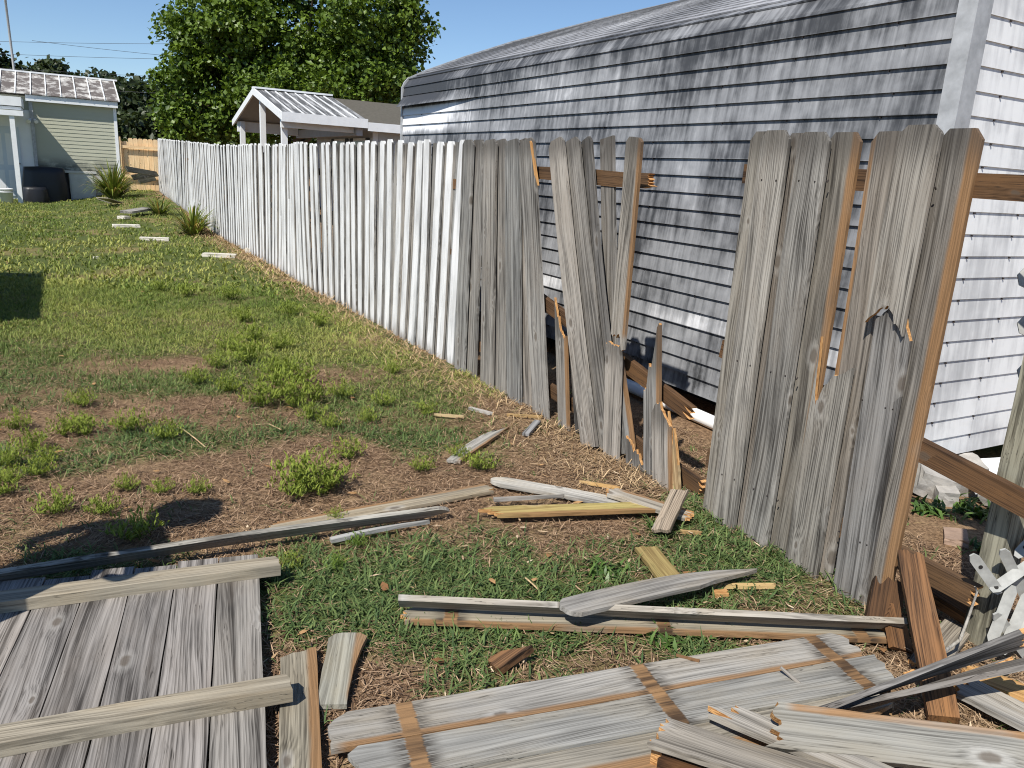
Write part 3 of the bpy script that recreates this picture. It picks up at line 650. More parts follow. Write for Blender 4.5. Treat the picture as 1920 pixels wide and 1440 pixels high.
lay('splinter', 'pale wood chip by the left foot of the upright panel', (1275, 998), (1318, 1002), .012, (TANW, SPLIT), us=U5, top=jag(5, .03, 7), seed=152, cat='splinter', tint=(1.2, 1.1, .9))
lay('splinter', 'brown wedge of wood lying above the wide board slab', (925, 1252), (968, 1222), .06, (BROWN, SPLIT), us=U5, top=[-.04, -.02, 0, .02, .05], seed=153, cat='wood chip', za=.02, zb=.05, tint=(1.3, 1.2, 1.1), t=.03)

# the wide slab of three boards still side by side, marked by three rails
so = G(1100, 1320, 0)
slab = empty('fallen_boards', (so.x, so.y, 0))
tag(slab, 'slab of three weathered boards side by side with brown rail marks, lying at bottom centre', 'boards')
zS = 0.045
s0 = G(616, 1378, zS); s1 = G(1600, 1210, zS); sdv = (s1 - s0).normalized(); spv = Z.cross(sdv).normalized()      # spv points away from the camera
SLn = (s1 - s0).length
def sb(off, st, ln, w_, seed, tint, bot, top, rl, fr=None, z=zS):
    b = s0 + sdv * st + spv * off; b = Vector((b.x, b.y, z))
    me = board_mesh('board', w_, ln, .017, ucols(len(bot)), top, bot, 10, mats=(PALE, SPLIT), seed=seed, rough=.002, cup=.002)
    o = mesh_obj('board', me, (), slab, frame(b, sdv.cross(Z), sdv), True); tone(o, tint); rails(o, *rl)
    if fr: fresh(o, *fr)
    e = b + sdv * ln; FOOT.append((b.x, b.y, e.x, e.y, w_ / 2 + .004)); return o
R1, R2, R3 = .22, .98, 1.66
print('slab length', SLn)
sb(.0, 0, SLn - .0, .142, 160, (.9, .88, .85), [.06, .02, .0, .0, .01, .0, .0], [-.04, -.01, .0, -.02, .0, -.01, -.03], (R1, R2, R3), (.055, .08))
sb(-.146, .05, SLn - .03, .142, 161, (.84, .85, .84), [.02, -.01, .0, .015, .0, .03, .05], [.0, -.01, .0, -.02, -.02, -.03, -.06], (R1 - .05, R2 - .05, R3 - .05))
sb(-.285, .12, SLn - .2, .135, 162, (.85, .8, .7), [.02, .0, .03, .05, .08, .05, .1], [.0, -.03, -.05, -.02, -.1, -.18, -.25], (), (.012, .08), z=zS - .012)
lay('splinter', 'orange wood chip lying at the bottom edge below the slab', (1050, 1432), (1085, 1440), .03, (SPLIT, SPLIT), us=U5, top=jag(5, .02, 6), seed=163, cat='wood chip')
lay('splinter', 'dry twig lying across the slab near its right end', (1268, 1226), (1312, 1236), .008, (BROWN, SPLIT), us=U5, seed=164, cat='twig', za=.065, zb=.065, t=.008, foot=False, tint=(1.2, 1.2, 1.2))
lay('splinter', 'thin stick propped from the slab down to the dirt', (1464, 1248), (1540, 1312), .008, (GREY, SPLIT), us=U5, seed=165, cat='twig', za=.09, zb=.02, t=.008, foot=False, tint=(1.4, 1.35, 1.3))

# heap at the lower right
def beam(name, label, pa, pb, w, t, za, zb, mats=(BROWN, SPLIT), roll=0.0, cat='beam', tint=None, seed=0, j0=.0, j1=.05, n=6, **k):
    return lay(name, label, pa, pb, w, mats, za=za, zb=zb, t=t, roll=roll, us=ucols(n), bot=jag(n, j0, seed + 1) if j0 else None, top=jag(n, j1, seed) if j1 else None, cat=cat, tint=tint, seed=seed, split_bot=j0 > 0, split_top=j1 > 0, foot=False, grp='splintered timber in the heap', **k)
beam('beam', 'brown timber with bright grain leaning out of the heap below the upright panel', (1770, 1345), (1706, 1035), .085, .04, .04, .30, roll=-10, seed=170, tint=(1.5, 1.35, 1.2), j1=.03)
beam('beam', 'dark brown timber lying behind the leaning timber', (1730, 1092), (1845, 1162), .09, .06, .10, .08, roll=20, seed=171, tint=(.85, .75, .65), j1=.06)
beam('beam', 'brown block of timber toned dark for shadow at the foot of the upright panel', (1650, 1175), (1668, 1085), .11, .05, .05, .17, roll=10, seed=172, tint=(.5, .45, .42), j1=.06)  # low tint puts the shadow around the block into its colour
beam('plank', 'brown arched board end standing in the dark hole of the heap', (1690, 1215), (1672, 1130), .09, .02, .02, .12, roll=25, seed=173, tint=(1.3, 1.15, 1.0), j1=.0, cat='plank', left=[(0, -.045), (.6, -.045), (1, -.01)], right=[(0, .045), (.6, .045), (1, .012)])
beam('plank', 'twisted dark grey plank rising to the right edge over the heap', (1500, 1342), (1935, 1185), .085, .017, .10, .26, (GREY, SPLIT), roll=-58, cat='plank', tint=(.62, .62, .64), seed=174, twist=.05, N=10, j1=.08)
beam('plank', 'second twisted grey plank just under the dark one, split toward the right edge', (1560, 1335), (1935, 1232), .075, .017, .08, .20, (GREY, SPLIT), roll=-42, cat='plank', tint=(.7, .68, .68), seed=175, twist=-.06, N=10, j1=.12)
o = beam('plank', 'thick grey plank with an orange upper edge lying at the lower right', (1468, 1362), (1960, 1425), .125, .03, .13, .13, (PALE, SPLIT), roll=34, cat='plank', tint=(.66, .66, .63), seed=176, N=8, j0=.06, j1=0); fresh(o, -.07, -.045)
beam('plank', 'pale split plank with dark cracked end at the bottom edge', (1246, 1378), (1640, 1500), .12, .02, .12, .13, (PALE, SPLIT), cat='plank', tint=(.85, .78, .69), seed=177, j0=.05, j1=0, N=8)
beam('beam', 'dark timber block under the pale split plank at the bottom edge', (1246, 1420), (1500, 1500), .1, .06, .06, .06, (BROWN, SPLIT), tint=(.95, .8, .7), seed=178, j0=.02, j1=0)
beam('plank', 'whitish splintered plank between the pale split plank and the thick grey plank', (1395, 1350), (1760, 1500), .085, .018, .09, .11, (PALE, SPLIT), cat='plank', tint=(1.05, 1.0, .93), seed=179, j0=.12, j1=0, N=8)
beam('plank', 'short grey wedge of board poking from under the thick grey plank', (1480, 1378), (1600, 1425), .09, .018, .07, .07, (GREY, SPLIT), cat='plank', tint=(.7, .68, .64), seed=180, j0=.06, j1=.06)
beam('plank', 'white striped plank with an orange torn edge at the right edge', (1825, 1290), (1990, 1375), .13, .018, .05, .05, (PALE, SPLIT), cat='plank', tint=(1.15, 1.13, 1.1), seed=181, j0=.09, j1=0)
beam('plank', 'orange splintered board underneath the white striped plank', (1835, 1262), (1990, 1322), .09, .018, .03, .03, (TANW, SPLIT), cat='plank', tint=(1.0, .75, .5), seed=182, j0=.06, j1=0)
beam('plank', 'flat grey-brown board scrap lying under the heap near the post', (1735, 1245), (1800, 1170), .1, .018, .02, .03, (GREY, SPLIT), cat='plank', tint=(1.0, .92, .8), seed=183, j0=.02, j1=.03)
beam('splinter', 'little orange chip lying on the twisted dark plank', (1700, 1265), (1722, 1258), .03, .01, .16, .17, (SPLIT, SPLIT), cat='wood chip', seed=184, j0=.0, j1=.02)
beam('splinter', 'tan chip lying in the dirt right of the slab', (1605, 1290), (1622, 1270), .016, .01, .02, .03, (TANW, SPLIT), cat='wood chip', seed=185, j0=.0, j1=.02)
vine = MB().tube([G(1752, 1235, .05), G(1800, 1200, .1), G(1815, 1160, .16), G(1832, 1110, .26), G(1828, 1100, .28)], [.007, .006, .005, .004, .003], 6)
o = vine.build('bare_root', PALE, sm=True); tag(o, 'bare pale root curving up against the leaning post', 'root')

# leaning post with the lattice at the right edge
pb_, pt_ = G(1838, 1205, 0), None
pt_ = CAM + ray(1935, 640) * ((Vector((pb_.x, pb_.y, 0)) - CAM).length * 0.93)
ph = Vector((pb_.x + .02, pb_.y + .05, 1.25))
pst = mesh_obj('fence_post', board_mesh('fence_post', .088, (ph - pb_).length + .1, .088, ucols(4), [-.02, 0, 0, -.01], None, 8, mats=(GREY, SPLIT), seed=190, rough=.002), (), None, frame(pb_ - (ph - pb_).normalized() * .1, Vector((.93, .3, 0)), ph - pb_))
tone(pst, (1.05, 1.05, .85)); tag(pst, 'square greenish-grey wooden post standing at the right edge', 'post')
LATM = plain('white_lattice_paint', (0.40, 0.40, 0.375), 0.75, 0.15, 0.45, 16)
def slat_px(parent, pa, pb, Ya, Yb, w_, holes=(), z_off=0.0, blunt=.02):
    """flat slat with clipped corners between two photo points at given forward distances"""
    b_ = CAM + ray(*pa) * (Ya / ray(*pa).y); e_ = CAM + ray(*pb) * (Yb / ray(*pb).y)
    y_ = (e_ - b_).normalized(); vw = (CAM - b_).normalized(); x_ = y_.cross(vw).normalized(); L_ = (e_ - b_).length
    b_ = b_ + vw * z_off
    me = board_mesh('slat', w_, L_, .007, [-.5, -.22, .22, .5], [-blunt, 0, 0, -blunt], [blunt, 0, 0, blunt], 2, mats=(LATM, LATM), seed=int(pa[0]))
    o_ = mesh_obj('slat', me, (), parent, frame(b_, x_, y_), True)
    for h_ in holes:
        MB().lathe([(0, .0056), (.007, .0056), (.007, -.0056), (0, -.0056)], 10, c=(0, h_ * L_, 0)).build('hole_shade_disc', DARKV, o_)  # solid dark disc stands for the shade inside a hole
    return o_
lt = empty('lattice_panel', G(1870, 1215)); tag(lt, 'broken off-white lattice of wide slats hanging at the right edge by the post', 'lattice')
for pa, pb, Ya, Yb, ho, zo in [((1822, 1040), (1874, 1112), 2.62, 2.62, (.3, .85), .012), ((1858, 1108), (1935, 1055), 2.62, 2.66, (.12,), .022), ((1880, 1030), (1926, 1125), 2.63, 2.66, (), .0), ((1900, 1098), (1858, 1205), 2.62, 2.6, (), .012), ((1930, 1110), (1880, 1225), 2.64, 2.6, (), .022),
                               ((1866, 1150), (1930, 1235), 2.6, 2.64, (), .0), ((1905, 1045), (1960, 985), 2.66, 2.7, (.3,), -.012), ((1885, 1215), (1950, 1150), 2.6, 2.64, (), .03)]:
    slat_px(lt, pa, pb, Ya - 2.62 + pb_.y - .11, Yb - 2.62 + pb_.y - .11, .036, ho, zo)
lt2 = empty('slat_screen', A(1.2, -3.4, 0)); tag(lt2, 'row of pale slat ends poking in at the right edge beside the gable wall', 'lattice')
for yy in (525, 615, 703): slat_px(lt2, (1909, yy), (2080, yy - 30), 2.8, 2.75, .085, (), 0, .03)
slat_px(lt2, (1985, 380), (1965, 1150), 2.79, 2.75, .07, (), -.012)

# ------------------------------------------------------------------ under and beside the house
MB().tube([A(4.6, -3.62, .07), A(2.2, -3.62, .035)], .045, 12).build('drain_pipe', TRIM, sm=True)
tag(bpy.data.objects['drain_pipe'], 'white plastic pipe lying along the foot of the house wall', 'pipe')
def rock(name, label, c, r, seed, mat=CONC, cat='concrete block', flat=1.0, boxy=0.0):
    rr = random.Random(seed); import bmesh as bmh
    bm = bmh.new(); bmh.ops.create_cube(bm, size=2) if boxy else bmh.ops.create_icosphere(bm, subdivisions=2, radius=1)
    if boxy:
        bmh.ops.subdivide_edges(bm, edges=bm.edges[:], cuts=3, use_grid_fill=True)
    for v in bm.verts:
        k = 1 + rr.uniform(-.13, .13) * (0.35 if boxy else 1); v.co = Vector((v.co.x * r[0] * k, v.co.y * r[1] * k, v.co.z * r[2] * k))
    me = bpy.data.meshes.new(name); bm.to_mesh(me); bm.free()
    o = mesh_obj(name, me, (mat,)); o.location = c; o.rotation_euler = (rr.uniform(-.25, .25), rr.uniform(-.25, .25), rr.uniform(0, 3)); tag(o, label, cat); return o
WS = plain('white_sheet', (0.8, 0.8, 0.8), 0.5, 0.3, 0.05)
def place_z(x, y, z): v = G(x, y, z); return v
rock('concrete_block', 'rough grey concrete chunk beside the upright panel under the gable wall', G(1752, 905, .07), (.10, .07, .07), 5, boxy=1)
rock('concrete_block', 'small broken concrete block in front of the other chunks', G(1770, 925, .04), (.08, .05, .045), 6, boxy=1)
rock('concrete_block', 'grey concrete block touching the white sheet', G(1805, 895, .08), (.09, .08, .10), 8, boxy=1)
rock('concrete_block', 'dark rock behind the post under the white sheet', G(1862, 930, .05), (.09, .07, .06), 9)
rock('paving_brick', 'tan broken brick lying in the dirt right of the upright panel', G(1792, 1008, .015), (.085, .05, .02), 11, plain('tan_brick', (.34, .24, .18), .9, .2, .3, 18, .01), 'brick', boxy=1)
c0, c1, c2, c3 = G(1798, 862, .17), G(1886, 857, .17), G(1872, 918, .06), G(1830, 923, .06)
m = MB(); ths = Vector((0, 0, -.012)); v = [c0, c1, c2, c3]; v += [p + ths for p in v]
o = m.poly([p - c3 for p in v], [(0, 3, 2, 1), (4, 5, 6, 7), (0, 1, 5, 4), (1, 2, 6, 5), (2, 3, 7, 6), (3, 0, 4, 7)]).build('white_sheet', WS); o.location = c3
tag(o, 'white rigid sheet leaning on the blocks under the gable wall', 'sheet')
o = MB().tube([A(2.28, -3.72, .0), A(2.27, -3.70, .16), A(2.25, -3.70, .22)], [.02, .022, .014], 8).build('rusty_pipe', BROWN, sm=True); tag(o, 'short rusty pipe stub at the house corner behind the upright panel', 'pipe')

# ------------------------------------------------------------------ back of the yard: small green house at the left
BA = 28.5
GSID = plain('sage_siding', (0.47, 0.47, 0.31), 0.6, 0.25, 0.08, 3)
def mildew(name, c, dark, zlo, zhi):
    g = NG(name); o = g.sep(g.obj()); n = g.noise(g.xyz(g.m('MULTIPLY', o[1], 2.5), g.m('MULTIPLY', o[0], 2.5), g.m('MULTIPLY', o[2], 3.5)), 1.0, 5, .65)
    f = g.m('MULTIPLY', g.lin(o[2], zhi, zlo), g.lin(n, .3, .6)); return g.done(g.mix(f, c, dark), .6, .25)
GSID = mildew('sage_siding', (0.42, 0.42, 0.325), (0.03, 0.035, 0.03), 0.82, 1.45)
def metal_roof(name, c1, c2, k):
    g = NG(name); o = g.sep(g.obj()); n = g.noise(g.xyz(g.m('MULTIPLY', o[0], k[0]), g.m('MULTIPLY', o[1], k[1]), g.m('MULTIPLY', o[2], 2)), 1.0, 5, .7)
    return g.done(g.mix(g.lin(n, .36, .55), c1, c2), .5, .3)
MROOF = metal_roof('lichen_metal_roof', (0.55, 0.53, 0.49), (0.13, 0.11, 0.095), (3.0, 3.0))
DGLASS = plain('dark_glass', (.03, .035, .045), .15, .5)
gh = empty('green_house', A(BA, 0.6, 0), ROT); tag(gh, 'small sage-green sided house with a stained metal roof at the back left', 'house')
gx = lambda a, p: (a - BA, p - 0.6)
pR, pL = -1.58, 0.66
MB().box(0.02, 3.6, pR - .6 + .02, 2.2, 0.02, 3.0).build('wall', GSID, gh)
for k in range(20):
    z0 = .82 + k * .11
    if z0 > 2.9: break
    MB().prism([(-.012, pR - .6, z0), (.0, pR - .6, z0 + .112), (.02, pR - .6, z0 + .112), (.02, pR - .6, z0)], (0, pL - pR, 0)).build('siding_strip', GSID, gh)
MB().box(-.03, .06, pR - .66, pR - .57, .3, 2.92).build('corner_trim', TRIM, gh)
MB().box(-.06, .02, pL - .66, pL - .56, .0, 2.92).build('corner_trim', TRIMG, gh)
MB().box(-.2, -.02, pR - .70, pL - .5, 2.86, 3.03).build('fascia', TRIM, gh)
MB().box(-.02, .03, pR - .5, pL - .8, .0, .80).build('skirting', plain('skirting', (.5, .5, .48), .7, .2, .2, 3), gh)
zr0, zr1 = 3.04, 3.78
for k in range(11):
    y0 = 1.95 - k * .39
    if y0 - .39 < pR - .6 - .35: break
    MB().prism([(-.25, y0 - .385, zr0), (1.9, y0 - .385, zr1), (1.9, y0 - .385, zr1 + .02), (-.25, y0 - .385, zr0 + .02)], (0, .375, 0)).build('roof_panel', MROOF, gh)
    MB().prism([(-.26, y0 - .39, zr0 + .004), (1.9, y0 - .39, zr1 + .004), (1.9, y0 - .39, zr1 + .05), (-.26, y0 - .39, zr0 + .05)], (0, .03, 0)).build('roof_seam', TRIM, gh)
MB().box(1.82, 1.98, pR - .85, 2.0, zr1 + .01, zr1 + .06).build('ridge_cap', TRIM, gh)
MB().prism([(1.9, pR - .8, zr1), (3.8, pR - .8, zr0), (3.8, pR - .8, zr0 - .02), (1.9, pR - .8, zr1 - .02)], (0, 4.6, 0)).build('roof_slope', MROOF, gh)
MB().prism([(0.02, pR - .57, 3.0), (3.6, pR - .57, 3.0), (1.9, pR - .57, 3.72)], (0, 4.2, 0)).build('gable_wall', GSID, gh)
# porch of that house
WWALL = plain('white_wall', (.72, .73, .74), .6, .25, .06, 3)
MB().box(-.03, .018, .06, 2.2, .0, 2.6).build('porch_wall', WWALL, gh)
MB().box(-1.95, .0, .22, 2.4, 2.62, 2.86).build('porch_roof', TRIM, gh)
MB().box(-1.98, -1.84, .20, 2.4, 2.36, 2.5).build('porch_beam', TRIM, gh)
MB().box(-1.9, .0, .24, 2.4, 2.52, 2.60).build('porch_ceiling', TRIM, gh)
MB().box(-1.94, -1.82, .42, .54, -.05, 2.4).build('porch_post', TRIM, gh)
dr = MB().box(-.06, -.03, .42, 1.22, .1, 2.1).build('door', plain('blue_white_door', (.55, .6, .66), .5, .3, .05), gh)
for yy in (.52, .88):
    for zz, hh in ((.25, .6), (1.0, .9)): MB().box(-.066, -.058, yy, yy + .26, zz, zz + hh).build('door_panel', WWALL, dr)
MB().tube([(-.06, .48, 1.05), (-.11, .48, 1.05)], .025, 8).build('handle', DARKV, dr)
for dy in (0, .12):
    MB().tube([(-.05, -.02 + dy, 2.35), (-.16, -.06 + dy * 1.6, 2.28)], [.03, .06], 8).build('flood_light', TRIM, gh)
o = MB().box(-.5, 1.8, -2.2, .3, -.1, .06).build('concrete_slab', CONC, None, gh.matrix_basis); tag(o, 'concrete apron along the foot of the green house', 'slab', kind='structure')
# things standing by that house
def at_a(px, py, a): p, z = onA(px, py, a); return A(a, p, 0)
TARP = plain('black_tarp', (.012, .013, .017), .45, .4, .2, 5, .02)
def tarp(label, c, sx, sy, h, seed):
    rr = random.Random(seed); n = 14; v = []; f = []; lev = 7
    for i in range(lev):
        t_ = i / (lev - 1); z = h * t_; k = 1.0 - .16 * t_ ** 2
        for j in range(n):
            an = 2 * math.pi * j / n; ca, sa = math.cos(an), math.sin(an); q = (abs(ca) ** 4 + abs(sa) ** 4) ** -.25
            fold = 1 + .06 * math.sin(an * 5 + seed) * (1 - t_); v.append((ca * q * sx * k * fold, sa * q * sy * k * fold, z))
    for i in range(lev - 1):
        for j in range(n): f.append((i * n + j, i * n + (j + 1) % n, (i + 1) * n + (j + 1) % n, (i + 1) * n + j))
    v.append((0, 0, h * 1.04)); f += [((lev - 1) * n + j, (lev - 1) * n + (j + 1) % n, len(v) - 1) for j in range(n)]
    o = MB().poly(v, f).build('covered_grill', TARP, None, Matrix.Translation(c) @ Matrix.Rotation(ROT, 4, 'Z'), sm=True); tag(o, label, 'covered grill'); return o
tarp('black tarp-covered grill against the green house wall', at_a(88, 372, 27.9), .36, .62, .98, 2)
tarp('low black covered lump in front of the tarp-covered grill', at_a(68, 378, 27.3), .26, .34, .42, 4)
cab = empty('metal_cabinet', at_a(157, 372, 28.1), ROT); tag(cab, 'pale low cabinet with a flat top beside the tarp-covered grill', 'cabinet')
CABM = plain('cabinet_paint', (.5, .5, .47), .6, .3, .2, 4)
MB().box(-.22, .22, -.34, .34, .03, .86).build('body', CABM, cab); MB().box(-.26, .24, -.4, .95, .86, .92).build('top', CABM, cab)
MB().box(-.235, -.22, -.3, .3, .1, .8).build('door', CABM, cab)
MB().box(-.2, .2, .36, .9, .03, .85).build('bay_shade_block', DARKV, cab)  # solid dark box stands for shade inside an open bay
WPL = plain('white_plastic', (.75, .75, .74), .45, .4, .06)
bk = empty('bucket', at_a(14, 381, 26.5)); tag(bk, 'white plastic bucket standing by the porch post', 'bucket')
MB().lathe([(0, 0), (.145, 0), (.165, .36), (.175, .36), (.175, .39), (.16, .39), (.14, .03), (0, .03)], 20).build('body', WPL, bk, sm=True)
MB().lathe([(.172, .28), (.182, .285), (.182, .31), (.172, .31)], 20).build('rim', WPL, bk, sm=True)
hp = [(.18 * math.cos(t_), .0, .34 - .2 * math.sin(t_)) for t_ in np.linspace(0, math.pi, 9)]
MB().tube(hp, .005, 6).build('handle', METAL, bk)
ant = MB().tube([A(33, 1.05, 0), A(33, 1.2, 7.5)], [.045, .035], 8).build('antenna_mast', METAL, sm=True); tag(ant, 'tall thin metal mast rising behind the green house roof', 'mast')

# new cedar fence closing the back
cf = empty('cedar_fence', A(28.57, -2.2, .4), ROT); tag(cf, 'short run of new tan cedar fence between the green house and the white fence', 'fence')
nb = [board_mesh('board', .138, 1.60, .017, DOGU, DOGT, None, 1, mats=(NEWW, SPLIT), seed=200 + q) for q in range(3)]
for q in range(9):
    p_ = -2.86 + q * .145
    o = mesh_obj('board', nb[q % 3], (), cf, frame(A(28.62, p_, .40 - .1 * (q > 6)), NN * -1, Z), True); rtone(o, .12)
MB().box(-.05, -.01, -.75, .6, 1.28, 1.37).build('rail', NEWW, cf); MB().box(-.05, -.01, -.75, .6, .38, .47).build('rail', NEWW, cf)
MB().box(-.08, .02, .5, .6, -.3, 1.62).build('post', NEWW, cf)

# ------------------------------------------------------------------ neighbour's house with the open gable porch
nh = empty('porch_house', A(19.0, -4.5, 0), ROT); tag(nh, 'neighbouring house with an open gable porch and striped metal roof above the fence', 'house')
MR2 = metal_roof('striped_metal_roof', (0.40, 0.40, 0.40), (0.10, 0.10, 0.10), (.7, 9.0))
SHING = plain('dark_shingles', (.115, .105, .085), .9, .15, .3, 14)
SOFF = plain('soffit', (.3, .3, .3), .7, .2)
GW, ZE, ZR = 6.0, 2.6, 3.3; PL_ = 2.05
hg = GW / 2
def slope_z(x): return ZE + (ZR - ZE) * (1 - abs(x - hg) / hg)
for side_ in (0, 1):
    xe, xr = (0, hg) if side_ == 0 else (GW, hg)
    MB().prism([(xe, 0, ZE), (xr, 0, ZR), (xr, 0, ZR - .05), (xe, 0, ZE - .05)], (0, -PL_, 0)).build('porch_roof', SOFF, nh)
    for q in range(8):
        y0 = -q * PL_ / 8
        MB().prism([(xe, y0 - .005, ZE + .004), (xr, y0 - .005, ZR + .004), (xr, y0 - .005, ZR + .02), (xe, y0 - .005, ZE + .02)], (0, -PL_ / 8 + .012, 0)).build('roof_panel', MR2, nh)
        MB().prism([(xe, y0, ZE + .006), (xr, y0, ZR + .006), (xr, y0, ZR + .04), (xe, y0, ZE + .04)], (0, -.022, 0)).build('roof_seam', TRIM, nh)
    MB().prism([(xe, .03, ZE - .12), (xr, .03, ZR - .12), (xr, .03, ZR + .045), (xe, .03, ZE + .045)], (0, -.04, 0)).build('rake_board', TRIM, nh)
    MB().prism([(xe, -PL_ - .003, ZE - .01), (xr, -PL_ - .003, ZR - .01), (xr, -PL_ - .003, ZR - .08), (xe, -PL_ - .003, ZE - .08)], (0, -9.0, 0)).build('house_roof', SHING, nh)
MB().box(-.05, .0, -PL_ + .02, .02, ZE - .16, ZE + .05).build('fascia', TRIM, nh)
MB().box(-.05, .0, -PL_ - 9, -PL_ + .016, ZE - .22, ZE - .02).build('fascia', TRIM, nh)
MB().box(hg - .1, hg + .1, -PL_, .03, ZR + .03, ZR + .075).build('ridge_cap', TRIM, nh)
MB().box(.3, .42, -PL_ + .26, -.05, ZE - .28, ZE - .0).build('porch_beam', TRIM, nh)
MB().box(GW - .42, GW - .3, -PL_ + .26, -.05, ZE - .28, ZE - .0).build('porch_beam', TRIM, nh)
MB().box(.12, GW - .12, -PL_ + .1, -PL_ + .25, ZE - .34, ZE - .12).build('porch_beam', plain('beam_grey', (.4, .4, .4), .7, .2), nh)
for xx in (.42, hg - .3, GW - .6): MB().box(xx, xx + .13, -.22, -.09, 0, ZE - .0 if xx != hg - .3 else ZR - .1).build('porch_post', TRIM, nh)
NWALL = plain('neighbour_siding', (.55, .56, .56), .7, .2, .06, 2)
MB().box(.42, GW - .42, -PL_ - 8.8, -PL_ - .3, 0, ZE - .1).build('wall', NWALL, nh)
for q in range(10):
    z0 = 1.2 + q * .13
    MB().prism([(.425, -PL_ - .3, z0), (.425, -PL_ - .288, z0), (.425, -PL_ - .299, z0 + .13)], (GW - .86, 0, 0)).build('siding_strip', NWALL, nh)
    MB().prism([(.42, -PL_ - .4, z0), (.408, -PL_ - .4, z0), (.42, -PL_ - .4, z0 + .13)], (0, -8.3, 0)).build('siding_strip', NWALL, nh)
MB().box(.38, .46, -PL_ - .38, -PL_ - .26, 0, ZE - .12).build('corner_trim', TRIM, nh)
for xx in (1.0, 2.7):
    f_ = MB().box(xx, xx + 1.0, -PL_ - .31, -PL_ - .27, .9, 2.25).build('window', TRIM, nh)
    MB().box(xx + .08, xx + .92, -PL_ - .28, -PL_ - .262, .98, 2.17).build('pane', DGLASS, f_)
    for ex_ in (-.26, 1.02): MB().box(xx + ex_, xx + ex_ + .24, -PL_ - .3, -PL_ - .265, .9, 2.25).build('shutter', plain('dark_shutter', (.06, .07, .08), .6, .2), nh)

# ------------------------------------------------------------------ leaf and blade meshes
def leaf_mat(name, rough=0.6, trans=0.35, spec=0.3):
    g = NG(name); a_ = g.attr('col', 'GEOMETRY').outputs['Color']
    m_ = g.done(a_, rough, spec)
    tr = g.new('ShaderNodeBsdfTranslucent'); g.put(tr.inputs[0], g.mix(1.0, a_, (1.15, 1.2, .55), 'MULTIPLY'))
    mx = g.new('ShaderNodeMixShader'); mx.inputs[0].default_value = trans
    g.t.links.new(g.b.outputs[0], mx.inputs[1]); g.t.links.new(tr.outputs[0], mx.inputs[2]); g.t.links.new(mx.outputs[0], g.out.inputs[0]); return m_
LEAF = leaf_mat('broad_leaf', .45, .22, .4); GRASS = leaf_mat('grass_blade', .7, .22, .2); STRAW = leaf_mat('dead_grass', .85, .1, .1)
def tri_mesh(name, V, F, C, mat):
    """V (n,3), F (m,3) , C (n,3) -> mesh with colour attribute"""
    me = bpy.data.meshes.new(name); nv, nf = len(V), len(F)
    me.vertices.add(nv); me.vertices.foreach_set('co', V.astype(np.float32).ravel())
    me.loops.add(nf * 3); me.loops.foreach_set('vertex_index', F.astype(np.int32).ravel())
    me.polygons.add(nf); me.polygons.foreach_set('loop_start', np.arange(0, nf * 3, 3, dtype=np.int32))
    at = me.attributes.new('col', 'FLOAT_COLOR', 'POINT')
    at.data.foreach_set('color', np.concatenate([C, np.ones((nv, 1))], 1).astype(np.float32).ravel())
    me.update(calc_edges=True); me.materials.append(mat); return me
def unit(v): return v / np.maximum(1e-9, np.linalg.norm(v, axis=-1, keepdims=True))
def blades(base, az, tilt, ln, wd, bend, col, droop=0.0):
    """bent grass blades: base (n,3), azimuth, tilt from vertical, length, width"""
    n = len(base); dr = np.stack([np.cos(az), np.sin(az), np.zeros(n)], -1); sd_ = np.stack([-np.sin(az), np.cos(az), np.zeros(n)], -1); up = np.array([0, 0, 1.0])
    d1 = dr * np.sin(tilt)[:, None] + up * np.cos(tilt)[:, None]; t2 = tilt + bend
    d2 = dr * np.sin(t2)[:, None] + up * np.cos(t2)[:, None]
    m_ = base + d1 * (ln * .5)[:, None]; tp = m_ + d2 * (ln * .5)[:, None]; tp[:, 2] = np.maximum(tp[:, 2], base[:, 2] + .004)
    w_ = (wd * .5)[:, None]
    V = np.stack([base - sd_ * w_ * .8, base + sd_ * w_ * .8, m_ - sd_ * w_, m_ + sd_ * w_, tp], 1).reshape(-1, 3)
    k = np.arange(n)[:, None] * 5
    F = np.concatenate([k + np.array([[0, 1, 3]]), k + np.array([[0, 3, 2]]), k + np.array([[2, 3, 4]])], 1).reshape(-1, 3)
    C = np.repeat(col, 5, 0); sh = np.tile(np.array([.8, .8, 1, 1, 1.12]), n)[:, None]; return V, F, np.clip(C * sh, 0, 1)
def off_boards(x, y, m=0.0):
    keep = np.ones(len(x), bool)
    for ax, ay, bx, by, hw in FOOT:
        dx, dy = bx - ax, by - ay; L2 = dx * dx + dy * dy; t_ = ((x - ax) * dx + (y - ay) * dy) / L2
        dd = np.abs((x - ax) * dy - (y - ay) * dx) / math.sqrt(L2); keep &= ~((t_ > -.0) & (t_ < 1.0) & (dd < hw + m))
    return keep

